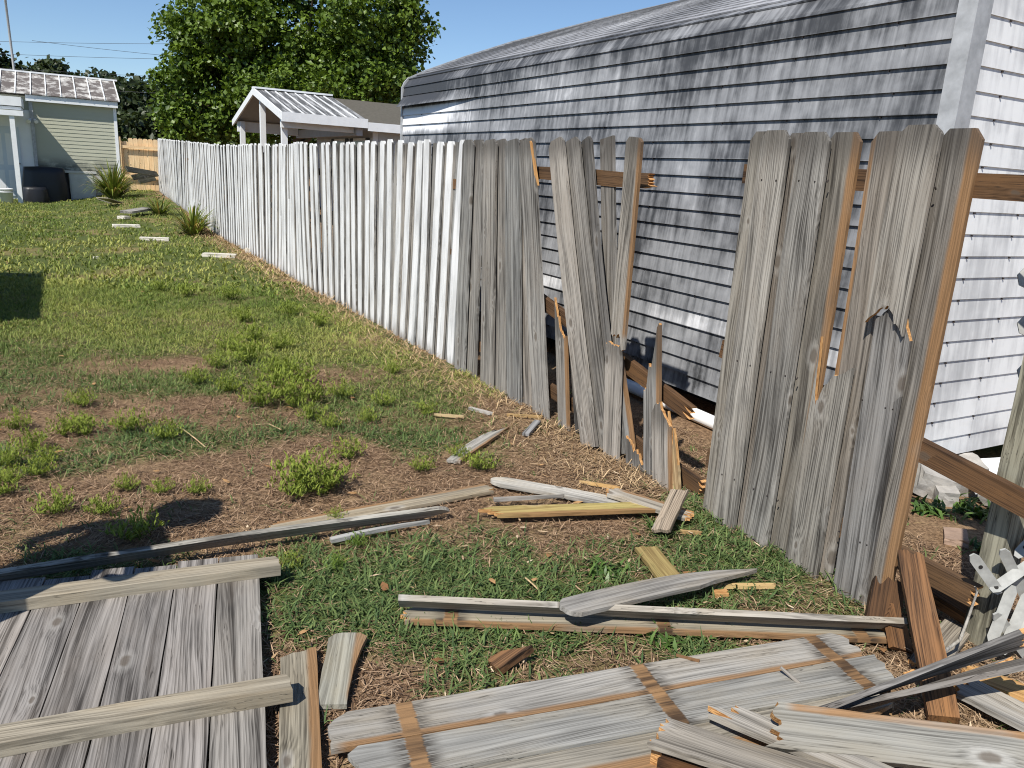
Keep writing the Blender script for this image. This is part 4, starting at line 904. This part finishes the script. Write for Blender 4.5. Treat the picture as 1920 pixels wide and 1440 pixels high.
# ------------------------------------------------------------------ grass
def lerp3(a_, b_, t_): return np.array(a_)[None] * (1 - t_[:, None]) + np.array(b_)[None] * t_[:, None]
def grass_zone(name, label, n, y0, y1, per, lr, wr, power, sel, tiltr, seed):
    R_ = np.random.default_rng(seed)
    y = y0 + (y1 - y0) * R_.random(n) ** power; x = (R_.random(n) * 2 - 1) * (0.80 * y + 0.55)
    x = np.where(y > 9, x, x)
    p = x * NN.x + y * NN.y; a_ = x * D.x + y * D.y
    c = cover(x, y); keep = (R_.random(n) < sel(c)) & off_boards(x, y) & ((p > -3.55) | (a_ < 2.2)) & (p < 6)
    keep &= ~((p < -2.55) & (a_ > 5.5))
    x, y, c, p, a_ = x[keep], y[keep], c[keep], p[keep], a_[keep]; m_ = len(x)
    X = np.repeat(x, per) + R_.normal(0, .018, m_ * per); Y = np.repeat(y, per) + R_.normal(0, .018, m_ * per); c = np.repeat(c, per)
    nn = len(X); base = np.stack([X, Y, ground_z(X, Y) - .003], -1)
    az = R_.random(nn) * 2 * math.pi; tilt = R_.uniform(*tiltr, nn); ln = R_.uniform(*lr, nn); wd = R_.uniform(*wr, nn)
    far = sstep(4.0, 6.2, Y + .25 * X)
    patch = fbm(X * .7 + 3, Y * .7 + 8, 3); rr = R_.random(nn)
    g1 = lerp3((.058, .105, .036), (.17, .225, .075), rr); g2 = lerp3((.12, .18, .035), (.38, .38, .11), np.clip(rr * .8 + (patch - .5) * 1.6, 0, 1))
    col = g1 * (1 - far[:, None]) + g2 * far[:, None]
    dry = R_.random(nn) < np.clip(.10 + (.55 - c) * .7 + (patch - .52) * .9 * far, .03, .8)
    st = lerp3((.28, .19, .09), (.50, .38, .2), R_.random(nn)); wd = np.where(dry, wd * .6, wd); tilt = np.where(dry, np.minimum(1.5, tilt + .5), tilt); col = np.where(dry[:, None], st, col) * R_.uniform(.75, 1.2, nn)[:, None]
    V, F, C = blades(base, az, tilt, ln, wd, R_.uniform(.2, 1.0, nn), col)
    o = mesh_obj(name, tri_mesh(name, V, F, C, GRASS)); tag(o, label, 'grass', kind='stuff'); return nn
t0 = grass_zone('grass', 'dark green coarse grass around the fallen boards', 24000, 1.7, 4.6, 7, (.035, .10), (.0035, .0075), .85, lambda c: np.clip((c - .34) * 1.9, .02, 1), (.5, 1.4), 1)
t1 = grass_zone('grass', 'mid lawn of yellow-green grass with dry straw', 48000, 4.3, 9.5, 5, (.035, .08), (.0035, .007), .8, lambda c: np.clip((c - .16) * 1.5, .03, 1), (.3, 1.1), 2)
t2 = grass_zone('grass', 'far lawn of green grass toward the houses', 42000, 9.0, 31.0, 3, (.05, .11), (.012, .022), 1.0, lambda c: np.clip((c - .1) * 1.4, .05, 1), (.2, 1.0), 3)
def thatch(n, y0, y1, seed):
    R_ = np.random.default_rng(seed); y = y0 + (y1 - y0) * R_.random(n) ** .9; x = (R_.random(n) * 2 - 1) * (.8 * y + .5)
    c = cover(x, y); p = x * NN.x + y * NN.y; k = (R_.random(n) < np.clip(1.15 - c * 1.2, .12, 1)) & off_boards(x, y, -.01) & (p > -3.4)
    x, y = x[k], y[k]; n = len(x); base = np.stack([x, y, ground_z(x, y) + R_.uniform(.002, .016, n)], -1)
    col = lerp3((.09, .05, .03), (.52, .36, .23), R_.random(n) ** 1.3); pale = sstep(.5, .1, np.abs(x * NN.x + y * NN.y + 2.5))[:, None]; col = col * (1 - pale) + col * pale * np.array([[1.1, 1.15, 1.15]])
    V, F, C = blades(base, R_.random(n) * 6.283, R_.uniform(1.25, 1.62, n), R_.uniform(.02, .075, n), R_.uniform(.002, .0042, n), R_.uniform(-.1, .25, n), col)
    o = mesh_obj('dead_grass', tri_mesh('dead_grass', V, F, C, STRAW)); tag(o, 'brown dead grass thatch covering the bare patches', 'dead grass', kind='stuff'); return n
t3 = thatch(230000, 1.7, 7.5, 5)
def fence_straw(n, seed):
    R_ = np.random.default_rng(seed); a_ = 2.9 + 17 * R_.random(n) ** 1.3; p_ = -2.68 + np.abs(R_.normal(0, .24, n)); x = a_ * D.x + p_ * NN.x; y = a_ * D.y + p_ * NN.y
    k = off_boards(x, y, -.01); x, y, a_ = x[k], y[k], a_[k]; n = len(x); base = np.stack([x, y, ground_z(x, y) + R_.uniform(.002, .02, n)], -1); sz = 1 + a_ * .09
    V, F, C = blades(base, R_.random(n) * 6.283, R_.uniform(.9, 1.6, n), R_.uniform(.03, .08, n) * sz, R_.uniform(.0025, .005, n) * sz, R_.uniform(-.1, .3, n), lerp3((.2, .12, .06), (.60, .44, .26), R_.random(n)))
    o = mesh_obj('straw', tri_mesh('straw', V, F, C, STRAW)); tag(o, 'pale dry straw strewn along the foot of the fence', 'straw', kind='stuff')
fence_straw(6000, 9)
print('blades', t0, t1, t2, t3)

# ------------------------------------------------------------------ low weeds
def weed_mesh(seed, r=.13, h=.11, n=420, c0=(.10, .15, .02), c1=(.27, .32, .055)):
    R_ = np.random.default_rng(seed); ns = 46; az0 = R_.random(ns) * 6.283; rad = R_.random(ns) ** .6
    ti = rad * 1.15; L_ = R_.uniform(.6, 1.0, ns) * math.hypot(r, h) * .95
    tip = np.stack([np.cos(az0) * np.sin(ti) * L_ * r / h * .8, np.sin(az0) * np.sin(ti) * L_ * r / h * .8, np.cos(ti) * L_ * .85 + .01], -1)
    k = R_.integers(0, ns, n); t_ = R_.random(n) ** .55; base = tip[k] * t_[:, None] + R_.normal(0, .006, (n, 3)); base[:, 2] = np.maximum(base[:, 2], .002)
    col = lerp3(c0, c1, np.clip(t_ * .8 + R_.normal(0, .18, n), 0, 1))
    V, F, C = blades(base, R_.random(n) * 6.283, R_.uniform(.2, 1.2, n), R_.uniform(.014, .034, n), R_.uniform(.0035, .007, n), R_.uniform(0, .6, n), col)
    return tri_mesh('weed', V, F, C, GRASS)
WM = [weed_mesh(q, n=520) for q in range(4)]; WG = [weed_mesh(10 + q, c0=(.07, .14, .02), c1=(.2, .28, .05)) for q in range(2)]
WE = [(585, 915, 1.7), (560, 930, 1.3), (610, 925, 1.3), (655, 858, 1.0), (792, 885, .75), (155, 762, 1.0), (120, 815, .9), (160, 815, 1.0), (245, 808, 1.15), (310, 822, 1.05), (60, 845, 1.0), (90, 868, .8), (15, 875, 1.0), (70, 893, .85), (5, 930, .9), (20, 905, .7), (105, 965, .95), (190, 965, .8),
      (370, 720, 1.0), (430, 735, 1.2), (460, 680, 1.7), (525, 745, 1.7), (490, 762, 1.4), (560, 715, 1.5), (510, 715, 1.5), (550, 760, 1.4), (475, 640, 1.4), (525, 655, 1.3), (430, 655, 1.2), (590, 750, 1.3), (350, 555, 1.4), (430, 562, 1.5), (545, 592, 1.3), (300, 545, 1.2), (600, 612, 1.2), (455, 605, 1.3), (585, 785, 1.0), (620, 800, .8), (405, 690, 1.1), (735, 700, .9), (800, 778, .8), (720, 760, .9), (640, 745, 1.0), (690, 790, .8), (530, 700, 1.2), (150, 800, .8), (30, 805, .9)]
WL = {0: 'largest feathery weed mound, above the tan torn plank', 3: 'round feathery weed just above right of the largest weed mound', 4: 'small feathery weed left of the pointed grey board scrap', 5: 'feathery weed in the upper left of the brown patch, at its grassy edge', 8: 'wide feathery weed left of the dry tan stalk', 9: 'bright feathery weed touching the dry tan stalk',
      14: 'feathery weed at the left edge of the picture in the brown patch', 16: 'feathery weed at the left edge, lower of the two', 18: 'feathery weed at lower left just above the big shadow', 19: 'small feathery weed above the middle of the big shadow'}
for q, (px, py, s_) in enumerate(WE):
    g_ = G(px, py); o = mesh_obj('weed', WM[q % 4]); o.location = (g_.x, g_.y, gz(g_)); o.rotation_euler[2] = q * 1.7; o.scale = (s_ * .95, s_ * .95, s_ * .95)
    tag(o, WL.get(q, 'low feathery yellow-green weed growing with others like it in the lawn'), 'weed', 'yellow-green weeds in the lawn')
for q, (px, py, s_) in enumerate([(900, 885, 1.0), (860, 860, .8), (545, 1065, .6), (630, 975, .55), (672, 1025, .55), (630, 1070, .6), (255, 1012, 1.2), (300, 925, .7), (240, 920, .7), (370, 925, .7)]):
    g_ = G(px, py); o = mesh_obj('weed', (WM + WG)[q % 6]); o.location = (g_.x, g_.y, gz(g_)); o.rotation_euler[2] = q * 2.3; o.scale = (s_ * .9,) * 3
    tag(o, 'small bright weed growing among the coarse grass near the fallen boards', 'weed', 'small weeds near the boards')
# broad-leaved seedlings beside the long planks and in the dirt behind the fence
def tuft(seed, n, lr, wr, tl, c0, c1, rad=.05):
    R_ = np.random.default_rng(seed); b_ = np.stack([R_.normal(0, rad, n), R_.normal(0, rad, n), np.zeros(n)], -1)
    V, F, C = blades(b_, R_.random(n) * 6.283, R_.uniform(*tl, n), R_.uniform(*lr, n), R_.uniform(*wr, n), R_.uniform(.3, 1.0, n), lerp3(c0, c1, R_.random(n))); return tri_mesh('weed', V, F, C, LEAF)
TM = [tuft(q, 70, (.05, .1), (.012, .022), (.2, 1.1), (.04, .09, .02), (.12, .2, .045)) for q in range(3)]
for q, (px, py, s_, lb) in enumerate([(1240, 1196, .8, 'small leafy seedling sprouting left of the slab of boards'), (1300, 1190, .6, 'tiny leafy seedling sprouting at the far edge of the slab'), (955, 1178, .6, 'leafy tuft in front of the flat plank with rail marks'),
                                   (1745, 960, 1.0, 'leafy dark weed in the dirt right of the upright panel'), (1830, 965, 1.2, 'leafy weed in the dirt in front of the dark rock'), (1850, 1035, .8, 'small leafy weed beside the post foot'), (1130, 1075, .8, 'coarse grass tuft beside the short greenish scrap'), (1235, 995, .7, 'low tuft under the propped board scrap')]):
    g_ = G(px, py); o = mesh_obj('weed', TM[q % 3]); o.location = (g_.x, g_.y, gz(g_)); o.rotation_euler[2] = q; o.scale = (s_,) * 3; tag(o, lb, 'weed')

def chips(n, seed):
    R_ = np.random.default_rng(seed); y = 2.0 + 3.2 * R_.random(n) ** 1.3; x = R_.normal(.55, .75, n); k = (x * NN.x + y * NN.y > -2.6); x, y = x[k], y[k]; n = len(x)
    base = np.stack([x, y, ground_z(x, y) + R_.uniform(.012, .028, n)], -1)
    V, F, C = blades(base, R_.random(n) * 6.283, R_.uniform(1.35, 1.6, n), R_.uniform(.012, .06, n), R_.uniform(.003, .011, n), R_.uniform(-.05, .15, n), lerp3((.34, .2, .09), (.75, .6, .42), R_.random(n)))
    o = mesh_obj('wood_chips', tri_mesh('wood_chips', V, F, C, STRAW)); tag(o, 'small wood chips and slivers scattered among the fallen boards', 'wood chips', kind='stuff')
chips(330, 77)
def litter(n, seed):
    R_ = np.random.default_rng(seed); y = 2.0 + 9 * R_.random(n) ** 1.2; x = (R_.random(n) * 2 - 1) * (.7 * y); k = (x * NN.x + y * NN.y > -2.6) & off_boards(x, y); x, y = x[k], y[k]; n = len(x)
    V, F, C = blades(np.stack([x, y, ground_z(x, y) + R_.uniform(.015, .03, n)], -1), R_.random(n) * 6.283, R_.uniform(1.2, 1.6, n), R_.uniform(.03, .06, n), R_.uniform(.015, .03, n), R_.uniform(-.2, .5, n), lerp3((.22, .11, .05), (.5, .3, .14), R_.random(n)))
    o = mesh_obj('dead_leaves', tri_mesh('dead_leaves', V, F, C, STRAW)); tag(o, 'few dead brown leaves scattered over the lawn', 'dead leaves', kind='stuff')
litter(170, 78)
for q, (pts_, lb) in enumerate([([(325, 798), (345, 806), (366, 822), (385, 838)], 'dry tan weed stalk lying in the brown patch among the weeds'), ([(480, 796), (505, 795), (528, 806)], 'short dry stalk lying below the dense weed cluster'), ([(985, 1083), (1000, 1096), (1012, 1108)], 'dry grass stalk leaning in the green grass above the long planks')]):
    pp_ = [G(px, py, z_) for (px, py), z_ in zip(pts_, (.05, .04, .03, .02))]; o = MB().tube(pp_, .0035, 5).build('dry_stalk', TANW); tag(o, lb, 'stalk')
# strap-leaved clumps by the fence
def lily(seed, n, L_, w_):
    R_ = np.random.default_rng(seed); Vs, Fs, Cs = [], [], []; off = 0
    for q in range(n):
        az = R_.random() * 6.283; t_ = R_.uniform(.3, 1.3); ln = L_ * R_.uniform(.6, 1.05); seg = 6; p_ = np.array([math.cos(az), math.sin(az), 0]) * R_.random() * .12; an = t_ * .75
        col = np.array((.10, .15, .025)) * (1 - .6 * R_.random()) + np.array((.22, .22, .05)) * R_.random() * .8
        if R_.random() < .12: col = np.array((.4, .28, .1))
        sd_ = np.array([-math.sin(az), math.cos(az), 0]); V = []
        for i in range(seg + 1):
            u = i / seg; wd = w_ * (1 - u ** 2) * .5 + .001; V += [p_ - sd_ * wd, p_ + sd_ * wd]; an2 = an + u * u * t_ * 1.5
            p_ = p_ + (np.array([math.cos(az), math.sin(az), 0]) * math.sin(an2) + np.array([0, 0, 1]) * math.cos(an2)) * ln / seg
        F = []
        for i in range(seg): F += [(off + 2 * i, off + 2 * i + 1, off + 2 * i + 3), (off + 2 * i, off + 2 * i + 3, off + 2 * i + 2)]
        Vs += V; Fs += F; Cs += [col] * len(V); off += len(V)
    return tri_mesh('foliage', np.array(Vs), np.array(Fs), np.array(Cs), LEAF)
for q, (px, py, L_, n_, lb) in enumerate([(362, 440, .8, 170, 'strap-leaved lily clump at the foot of the white fence'), (298, 382, .6, 100, 'smaller lily clump at the far end of the white fence'), (212, 366, 1.2, 260, 'large strap-leaved clump at the corner of the green house')]):
    g_ = G(px, py); z_ = gz(g_)
    g_ = G(px, py, z_); root = empty('lily_clump', (g_.x, g_.y, gz(g_))); mesh_obj('foliage', lily(30 + q, n_, L_, .035 if q < 2 else .05), (), root); tag(root, lb, 'plant')

# stones and scraps on the far lawn
STN = plain('pale_stone', (.62, .58, .5), .9, .2, .25, 10, .01)
for q, (px, py, rx, ry, rz, lb) in enumerate([(412, 482, .26, .08, .035, 'long whitish stone lying in the lawn near the white fence'), (290, 451, .24, .09, .035, 'pale flat stone left of the lily clump'), (237, 426, .26, .1, .035, 'flat pale stone farther up the lawn'),
                                          (468, 474, .06, .05, .05, 'small round white stone at the foot of the white fence'), (180, 485, .03, .025, .02, 'tiny white pebble alone in the lawn'), (402, 430, .08, .06, .06, 'pale stone tucked between lily clump and fence'), (232, 409, .1, .1, .03, 'small square paver beside the grey board scrap')]):
    g_ = G(px, py); z_ = gz(g_); g_ = G(px, py, z_)
    o = rock('stone', lb, (g_.x, g_.y, z_ + rz * .6), (rx, ry, rz), 50 + q, STN, 'stone', boxy=1); o.rotation_euler = (0, 0, .15 + .2 * q)
lay('plank', 'pale board leaning on a scrap pile before the green house', (192, 378), (222, 392), .3, (PALE, SPLIT), za=.28, zb=.04, us=U5, seed=210, tint=(1.3, 1.2, 1.05))
lay('plank', 'second pale board beside the leaning one before the green house', (183, 380), (210, 392), .16, (PALE, SPLIT), za=.2, zb=.04, us=U5, seed=211, tint=(1.0, .95, .88))
lay('plank', 'grey weathered board scrap lying on the far lawn', (238, 404), (282, 401), .35, (GREY, SPLIT), za=.12, zb=.14, us=U7, top=jag(7, .1, 3), bot=jag(7, .1, 4), seed=212, t=.05, tint=(1.2, 1.2, 1.2))
for q, (pa, pb, lb) in enumerate([((238, 330), (294, 350), 'upper dark board leaning in the corner by the cedar fence'), ((250, 352), (296, 350), 'lower dark board lying in the corner by the cedar fence'), ((262, 362), (292, 358), 'short dark board at the bottom of the corner pile')]):
    lay('plank', lb, pa, pb, .16, (GREY, SPLIT), za=[.95, .55, .35][q], zb=[.55, .55, .4][q], us=U5, seed=220 + q, t=.04, tint=(.35, .38, .3), roll=60, foot=False)

# ------------------------------------------------------------------ trees
BARK = plain('bark', (.16, .12, .09), .9, .15, .4, 8, .02)
def leaves(c, nrm_bias, size, col, R_, n):
    """small folded leaves"""
    ax = unit(R_.normal(0, 1, (n, 3))); nr = unit(R_.normal(0, .75, (n, 3)) + nrm_bias); t1 = unit(np.cross(nr, ax)); t2_ = np.cross(nr, t1); s_ = size[:, None]
    V = np.stack([c - t1 * s_ * .5, c + t2_ * s_ * .42 + nr * s_ * .12, c + t1 * s_ * .6, c - t2_ * s_ * .42 + nr * s_ * .12], 1).reshape(-1, 3)
    k = np.arange(n)[:, None] * 4; F = np.concatenate([k + np.array([[0, 2, 1]]), k + np.array([[0, 3, 2]])], 1).reshape(-1, 3); return V, F, np.repeat(col, 4, 0)
def tree(name, label, base, lobes, ncl, per, leaf, c0, c1, trunk_h, trunk_r, seed, clr=.5, group=None, limbs=9, shell=.45, sub=False):
    R_ = np.random.default_rng(seed); base = np.array(base, float); root = empty(name, base); tag(root, label, 'tree', group)
    if sub:
        q_ = []
        for (lc, lr) in lobes:
            k_ = int(6 + 2.2 * max(lr)); uu = unit(R_.normal(0, 1, (k_, 3)))
            for v_ in uu:
                f_ = R_.uniform(.26, .42); q_.append((tuple(np.array(lc) + v_ * np.array(lr) * .82), tuple(np.array(lr) * f_ + .18)))
            q_.append((lc, tuple(np.array(lr) * .72)))
        lobes = q_
    W_ = np.array([l[1][0] * l[1][1] * l[1][2] for l in lobes]) ** .75; W_ = W_ / W_.sum(); pick = R_.choice(len(lobes), ncl, p=W_)
    C_ = np.array([l[0] for l in lobes])[pick]; Rr = np.array([l[1] for l in lobes])[pick]
    u = unit(R_.normal(0, 1, (ncl, 3))); rad = (shell + (1 - shell) * R_.random(ncl)) ** .5; cc = C_ + u * Rr * rad[:, None]
    n = ncl * per; cen = np.repeat(cc, per, 0) + R_.normal(0, clr * .45, (n, 3)) * np.array([1, 1, .7]); out = np.repeat(u, per, 0) * .5 + np.array([0, 0, .55])
    tone_ = np.repeat(R_.random(ncl), per) * .55 + R_.random(n) * .45; col = lerp3(c0, c1, tone_)
    V, F, C = leaves(cen, out, R_.uniform(.65, 1.2, n) * leaf, col, R_, n); mesh_obj('crown', tri_mesh('crown', V, F, C, LEAF), (), root)
    m_ = MB(); top = C_.mean(0); m_.tube([(0, 0, -.2), (.05, .02, trunk_h * .5), (top[0] * .3, top[1] * .3, trunk_h), (top[0], top[1], top[2])], [trunk_r, trunk_r * .8, trunk_r * .65, trunk_r * .25], 10)
    m_.build('trunk', BARK, root, sm=True); lm = MB()
    for q in range(limbs):
        e = cc[R_.integers(0, ncl)]; s_ = np.array([top[0] * .3, top[1] * .3, trunk_h * R_.uniform(.75, 1.15)]); md = (s_ + e) / 2 + np.array([0, 0, .35])
        lm.tube([s_, md, e], [trunk_r * .32, trunk_r * .2, trunk_r * .05], 6)
    lm.build('limbs', BARK, root, sm=True); return root
def P3(px, py, Yd):                          # photo point at a forward distance
    r = ray(px, py); return CAM + r * (Yd / r.y)
def lobe(base, px, py, Yd, r): q = P3(px, py, Yd); return ((q.x - base[0], q.y - base[1], q.z - base[2]), r)
tb = P3(560, 300, 34); tb = (tb.x, tb.y, 0)
LB = [lobe(tb, px, py, Yd, tuple(.82 * q for q in r)) for px, py, Yd, r in [(560, 60, 34, (4.0, 3.6, 3.6)), (560, 150, 34.5, (3.6, 3.0, 2.4)), (420, 150, 33.5, (2.4, 2.6, 2.0)), (380, 215, 33.5, (1.7, 2.0, 1.3)), (430, 40, 34, (2.2, 2.4, 2.2)), (690, 70, 34, (2.2, 2.6, 2.6)), (700, 180, 34, (2.1, 2.4, 1.8)), (560, 190, 33, (2.6, 2.4, 1.6)),
                                                  (500, -80, 34.5, (3.4, 3.2, 2.4)), (650, -90, 34.5, (3.0, 3.0, 2.6)), (755, 110, 34, (1.1, 1.5, 1.6)), (765, 40, 34, (.9, 1.2, 1.2)), (335, 225, 33, (1.0, 1.2, 1.0)), (350, 150, 33.5, (1.0, 1.2, 1.0)), (360, 60, 34, (1.3, 1.4, 1.5)), (470, 245, 33, (1.6, 1.6, .9))]]
tree('shade_tree', 'big broad-leaved green tree standing behind the porch house', tb, LB, 4300, 24, .185, (.034, .070, .010), (.17, .25, .030), 2.4, .36, 11, clr=.42, limbs=18, sub=True)
def wood_tree(px, Yd, top, wd, seed, label, c0=(.022, .035, .012), c1=(.05, .07, .022)):
    b_ = P3(px, 300, Yd); b_ = (b_.x, b_.y, 0); h_ = P3(px, top, Yd).z; R_ = random.Random(seed); lo = []
    for q in range(7): lo.append(((R_.uniform(-.5, .5) * wd, R_.uniform(-.4, .4) * wd, h_ * R_.uniform(.25, .8)), (wd * R_.uniform(.3, .45), wd * R_.uniform(.3, .45), h_ * R_.uniform(.14, .2))))
    lo.append(((0, 0, h_ * .82), (wd * .3, wd * .3, h_ * .17)))
    tree('oak_tree', label, b_, lo, 700, 18, .34, c0, c1, h_ * .35, .35, seed, clr=.7, sub=True, group='dark trees behind the yard', limbs=6)
wood_tree(255, 52, 146, 7, 21, 'dark oak behind the cedar fence, left of the big tree')
wood_tree(315, 56, 175, 6, 22, 'dark oak half hidden by the left side of the big tree')
wood_tree(-5, 60, 84, 3.2, 23, 'dark oak rising above the roof left of the mast')
wood_tree(108, 62, 118, 3.0, 24, 'low dark oak rising above the roof right of the mast')
wood_tree(410, 54, 235, 8, 25, 'dark shrubby tree low behind the porch house posts', (.03, .05, .015), (.08, .11, .03))
wood_tree(215, 48, 200, 5, 26, 'dark undergrowth tree right behind the green house')
wood_tree(700, 60, 215, 9, 27, 'dark tree behind the porch house roof')

# overhead wires
WIRE = plain('wire', (.05, .05, .055), .6, .3)
for q, (pa, pb, lb) in enumerate([((-80, 75), (520, 80), 'topmost overhead wire across the sky'), ((-80, 97), (520, 112), 'second overhead wire below the topmost'), ((60, 76), (520, 120), 'slanting overhead wire starting at the topmost'), ((-80, 122), (520, 150), 'lowest overhead wire above the green house roof'), ((180, 168), (520, 176), 'wire crossing in front of the dark oaks')]):
    a_, b_ = P3(*pa, 46 if q < 4 else 45), P3(*pb, 50 if q < 4 else 46); pts_ = []
    for i in range(13): t_ = i / 12; v_ = a_.lerp(b_, t_); v_.z -= .12 * 4 * t_ * (1 - t_); pts_.append(v_)
    o = MB().tube(pts_, .010, 5).build('overhead_wire', WIRE); tag(o, lb, 'wire')

# ------------------------------------------------------------------ just outside the left edge: their shadows fall into the picture
sh = empty('garden_shed', A(7.55, 1.78, 0), ROT); tag(sh, 'garden shed just outside the left edge, casting the square shadow on the lawn', 'shed')
SHW = plain('shed_wall', (.4, .36, .3), .8, .2, .15, 4)
MB().box(0, 3.2, 0, 2.4, 0, 1.98).build('wall', SHW, sh)
for q in range(13): MB().box(.02 + q * .24, .03 + q * .24, -.012, .0, .05, 1.95).build('batten', SHW, sh)
for s_ in (0, 1):
    MB().prism([(-.05, -.06 if s_ == 0 else 2.46, 1.96), (-.05, 1.2, 2.35), (-.05, 1.2, 2.41), (-.05, -.06 if s_ == 0 else 2.46, 2.02)], (3.3, 0, 0)).build('roof_slope', SHING, sh)
MB().prism([(0, 0, 1.98), (0, 2.4, 1.98), (0, 1.2, 2.34)], (3.2, 0, 0)).build('gable_wall', SHW, sh)
dr = MB().box(-.03, 0, .7, 1.6, .05, 1.85).build('door', TRIM, sh); MB().box(-.06, -.03, .78, .82, .9, 1.02).build('handle', METAL, dr)

def person():  # out of view; hat added and torso broadened to fill out the cast shadow
    root = empty('person', (-2.13, 1.98, gz((-2.13, 1.98)))); tag(root, 'person in hat, grey shirt and jeans standing just outside the left edge, casting the shadow', 'person')
    J = dict(pel=(-.05, 0, .95), ch=(-.03, .01, 1.27), nk=(0, .01, 1.47), hd0=(0, -.01, 1.58), hd=(0, -.02, 1.68), ls=(.17, .01, 1.41), le=(.25, .04, 1.15), lw=(.22, -.10, .92), rs=(-.17, .01, 1.41), re=(-.46, .05, 1.16), rw=(-.36, -.10, .95),
             lh=(.04, 0, .85), lk=(.06, -.01, .5), la=(.07, .03, .09), lt=(.09, -.14, .04), rh=(-.24, 0, .85), rk=(-.25, -.01, .5), ra=(-.26, .03, .09), rt=(-.28, -.14, .04), st=(-.05, .0, 1.1))
    rad = dict(pel=(.20, .13), st=(.22, .135), ch=(.23, .13), nk=(.065, .065), hd0=(.08, .095), hd=(.085, .105), ls=(.06, .06), le=(.045, .045), lw=(.028, .03), rs=(.06, .06), re=(.045, .045), rw=(.028, .03), lh=(.12, .11), lk=(.075, .08), la=(.048, .05), lt=(.04, .03), rh=(.12, .11), rk=(.075, .08), ra=(.048, .05), rt=(.04, .03))
    E_ = [('pel', 'st'), ('st', 'ch'), ('ch', 'nk'), ('nk', 'hd0'), ('hd0', 'hd'), ('ch', 'ls'), ('ls', 'le'), ('le', 'lw'), ('ch', 'rs'), ('rs', 're'), ('re', 'rw'), ('pel', 'lh'), ('lh', 'lk'), ('lk', 'la'), ('la', 'lt'), ('pel', 'rh'), ('rh', 'rk'), ('rk', 'ra'), ('ra', 'rt')]
    for sgn, wv in ((1, 'lw'), (-1, 'rw')):                    # hands: palm and five fingers
        wx, wy, wz = J[wv]; J[wv + 'p'] = (wx, wy - .03, wz - .07); rad[wv + 'p'] = (.03, .016); E_.append((wv, wv + 'p'))
        for f_, (dx, ln) in enumerate([(.026, .06), (.009, .075), (-.008, .07), (-.024, .055)]):
            k1, k2 = wv + 'f%d' % f_, wv + 'g%d' % f_; J[k1] = (wx + dx, wy - .05, wz - .07 - ln * .6); J[k2] = (wx + dx, wy - .075, wz - .07 - ln); rad[k1] = (.009, .009); rad[k2] = (.008, .008); E_ += [(wv + 'p', k1), (k1, k2)]
        k1 = wv + 't'; J[k1] = (wx - sgn * .04, wy - .06, wz - .075); rad[k1] = (.01, .01); E_.append((wv, k1))
    ks = list(J); me = bpy.data.meshes.new('body'); me.from_pydata([J[k] for k in ks], [(ks.index(a_), ks.index(b_)) for a_, b_ in E_], [])
    g = NG('clothing_and_skin'); o_ = g.sep(g.obj()); hz = o_[2]; skin = (.45, .27, .19)
    c_ = g.mix(g.m('GREATER_THAN', hz, .97), (.035, .05, .09), (.2, .2, .21)); c_ = g.mix(g.m('GREATER_THAN', hz, 1.475), c_, skin); c_ = g.mix(g.m('LESS_THAN', hz, .085), c_, (.03, .025, .02))
    hand = g.m('MULTIPLY', g.m('LESS_THAN', o_[1], -.112), g.m('MULTIPLY', g.m('LESS_THAN', hz, .915), g.m('GREATER_THAN', hz, .7))); c_ = g.mix(hand, c_, skin)
    c_ = g.mix(g.m('MULTIPLY', g.lin(g.noise(g.obj(), 14.0, 4.0), .35, .7), .35), c_, (.02, .02, .022))
    body = mesh_obj('body', me, (g.done(c_, .8, .2),), root)
    md = body.modifiers.new('skin', 'SKIN'); md.use_smooth_shade = True
    for i_, k in enumerate(ks):
        sv = me.skin_vertices[0].data[i_]; sv.radius = rad[k]; sv.use_root = (k == 'pel')
    s2 = body.modifiers.new('sub', 'SUBSURF'); s2.levels = 2; s2.render_levels = 2
    MB().lathe([(.0, .13), (.055, .12), (.09, .08), (.108, .03), (.11, -.02), (.1, -.03)], 16, c=(0, .01, 1.69)).build('hair', plain('brown_hair', (.04, .025, .015), .6, .3), root, sm=True)
    MB().lathe([(.0, .15), (.08, .145), (.115, .06), (.12, .04), (.155, .02), (.155, .012), (.1, .03)], 18, c=(0, .0, 1.70)).build('hat', plain('straw_hat', (.3, .22, .12), .8, .2), root, sm=True)
    MB().poly([(-.012, -.10, 1.70), (.012, -.10, 1.70), (0, -.135, 1.665), (0, -.10, 1.655)], [(0, 2, 1), (0, 3, 2), (1, 2, 3)]).build('nose', plain('skin', skin, .6, .3), root)
    root.rotation_euler[2] = math.radians(150)
person()
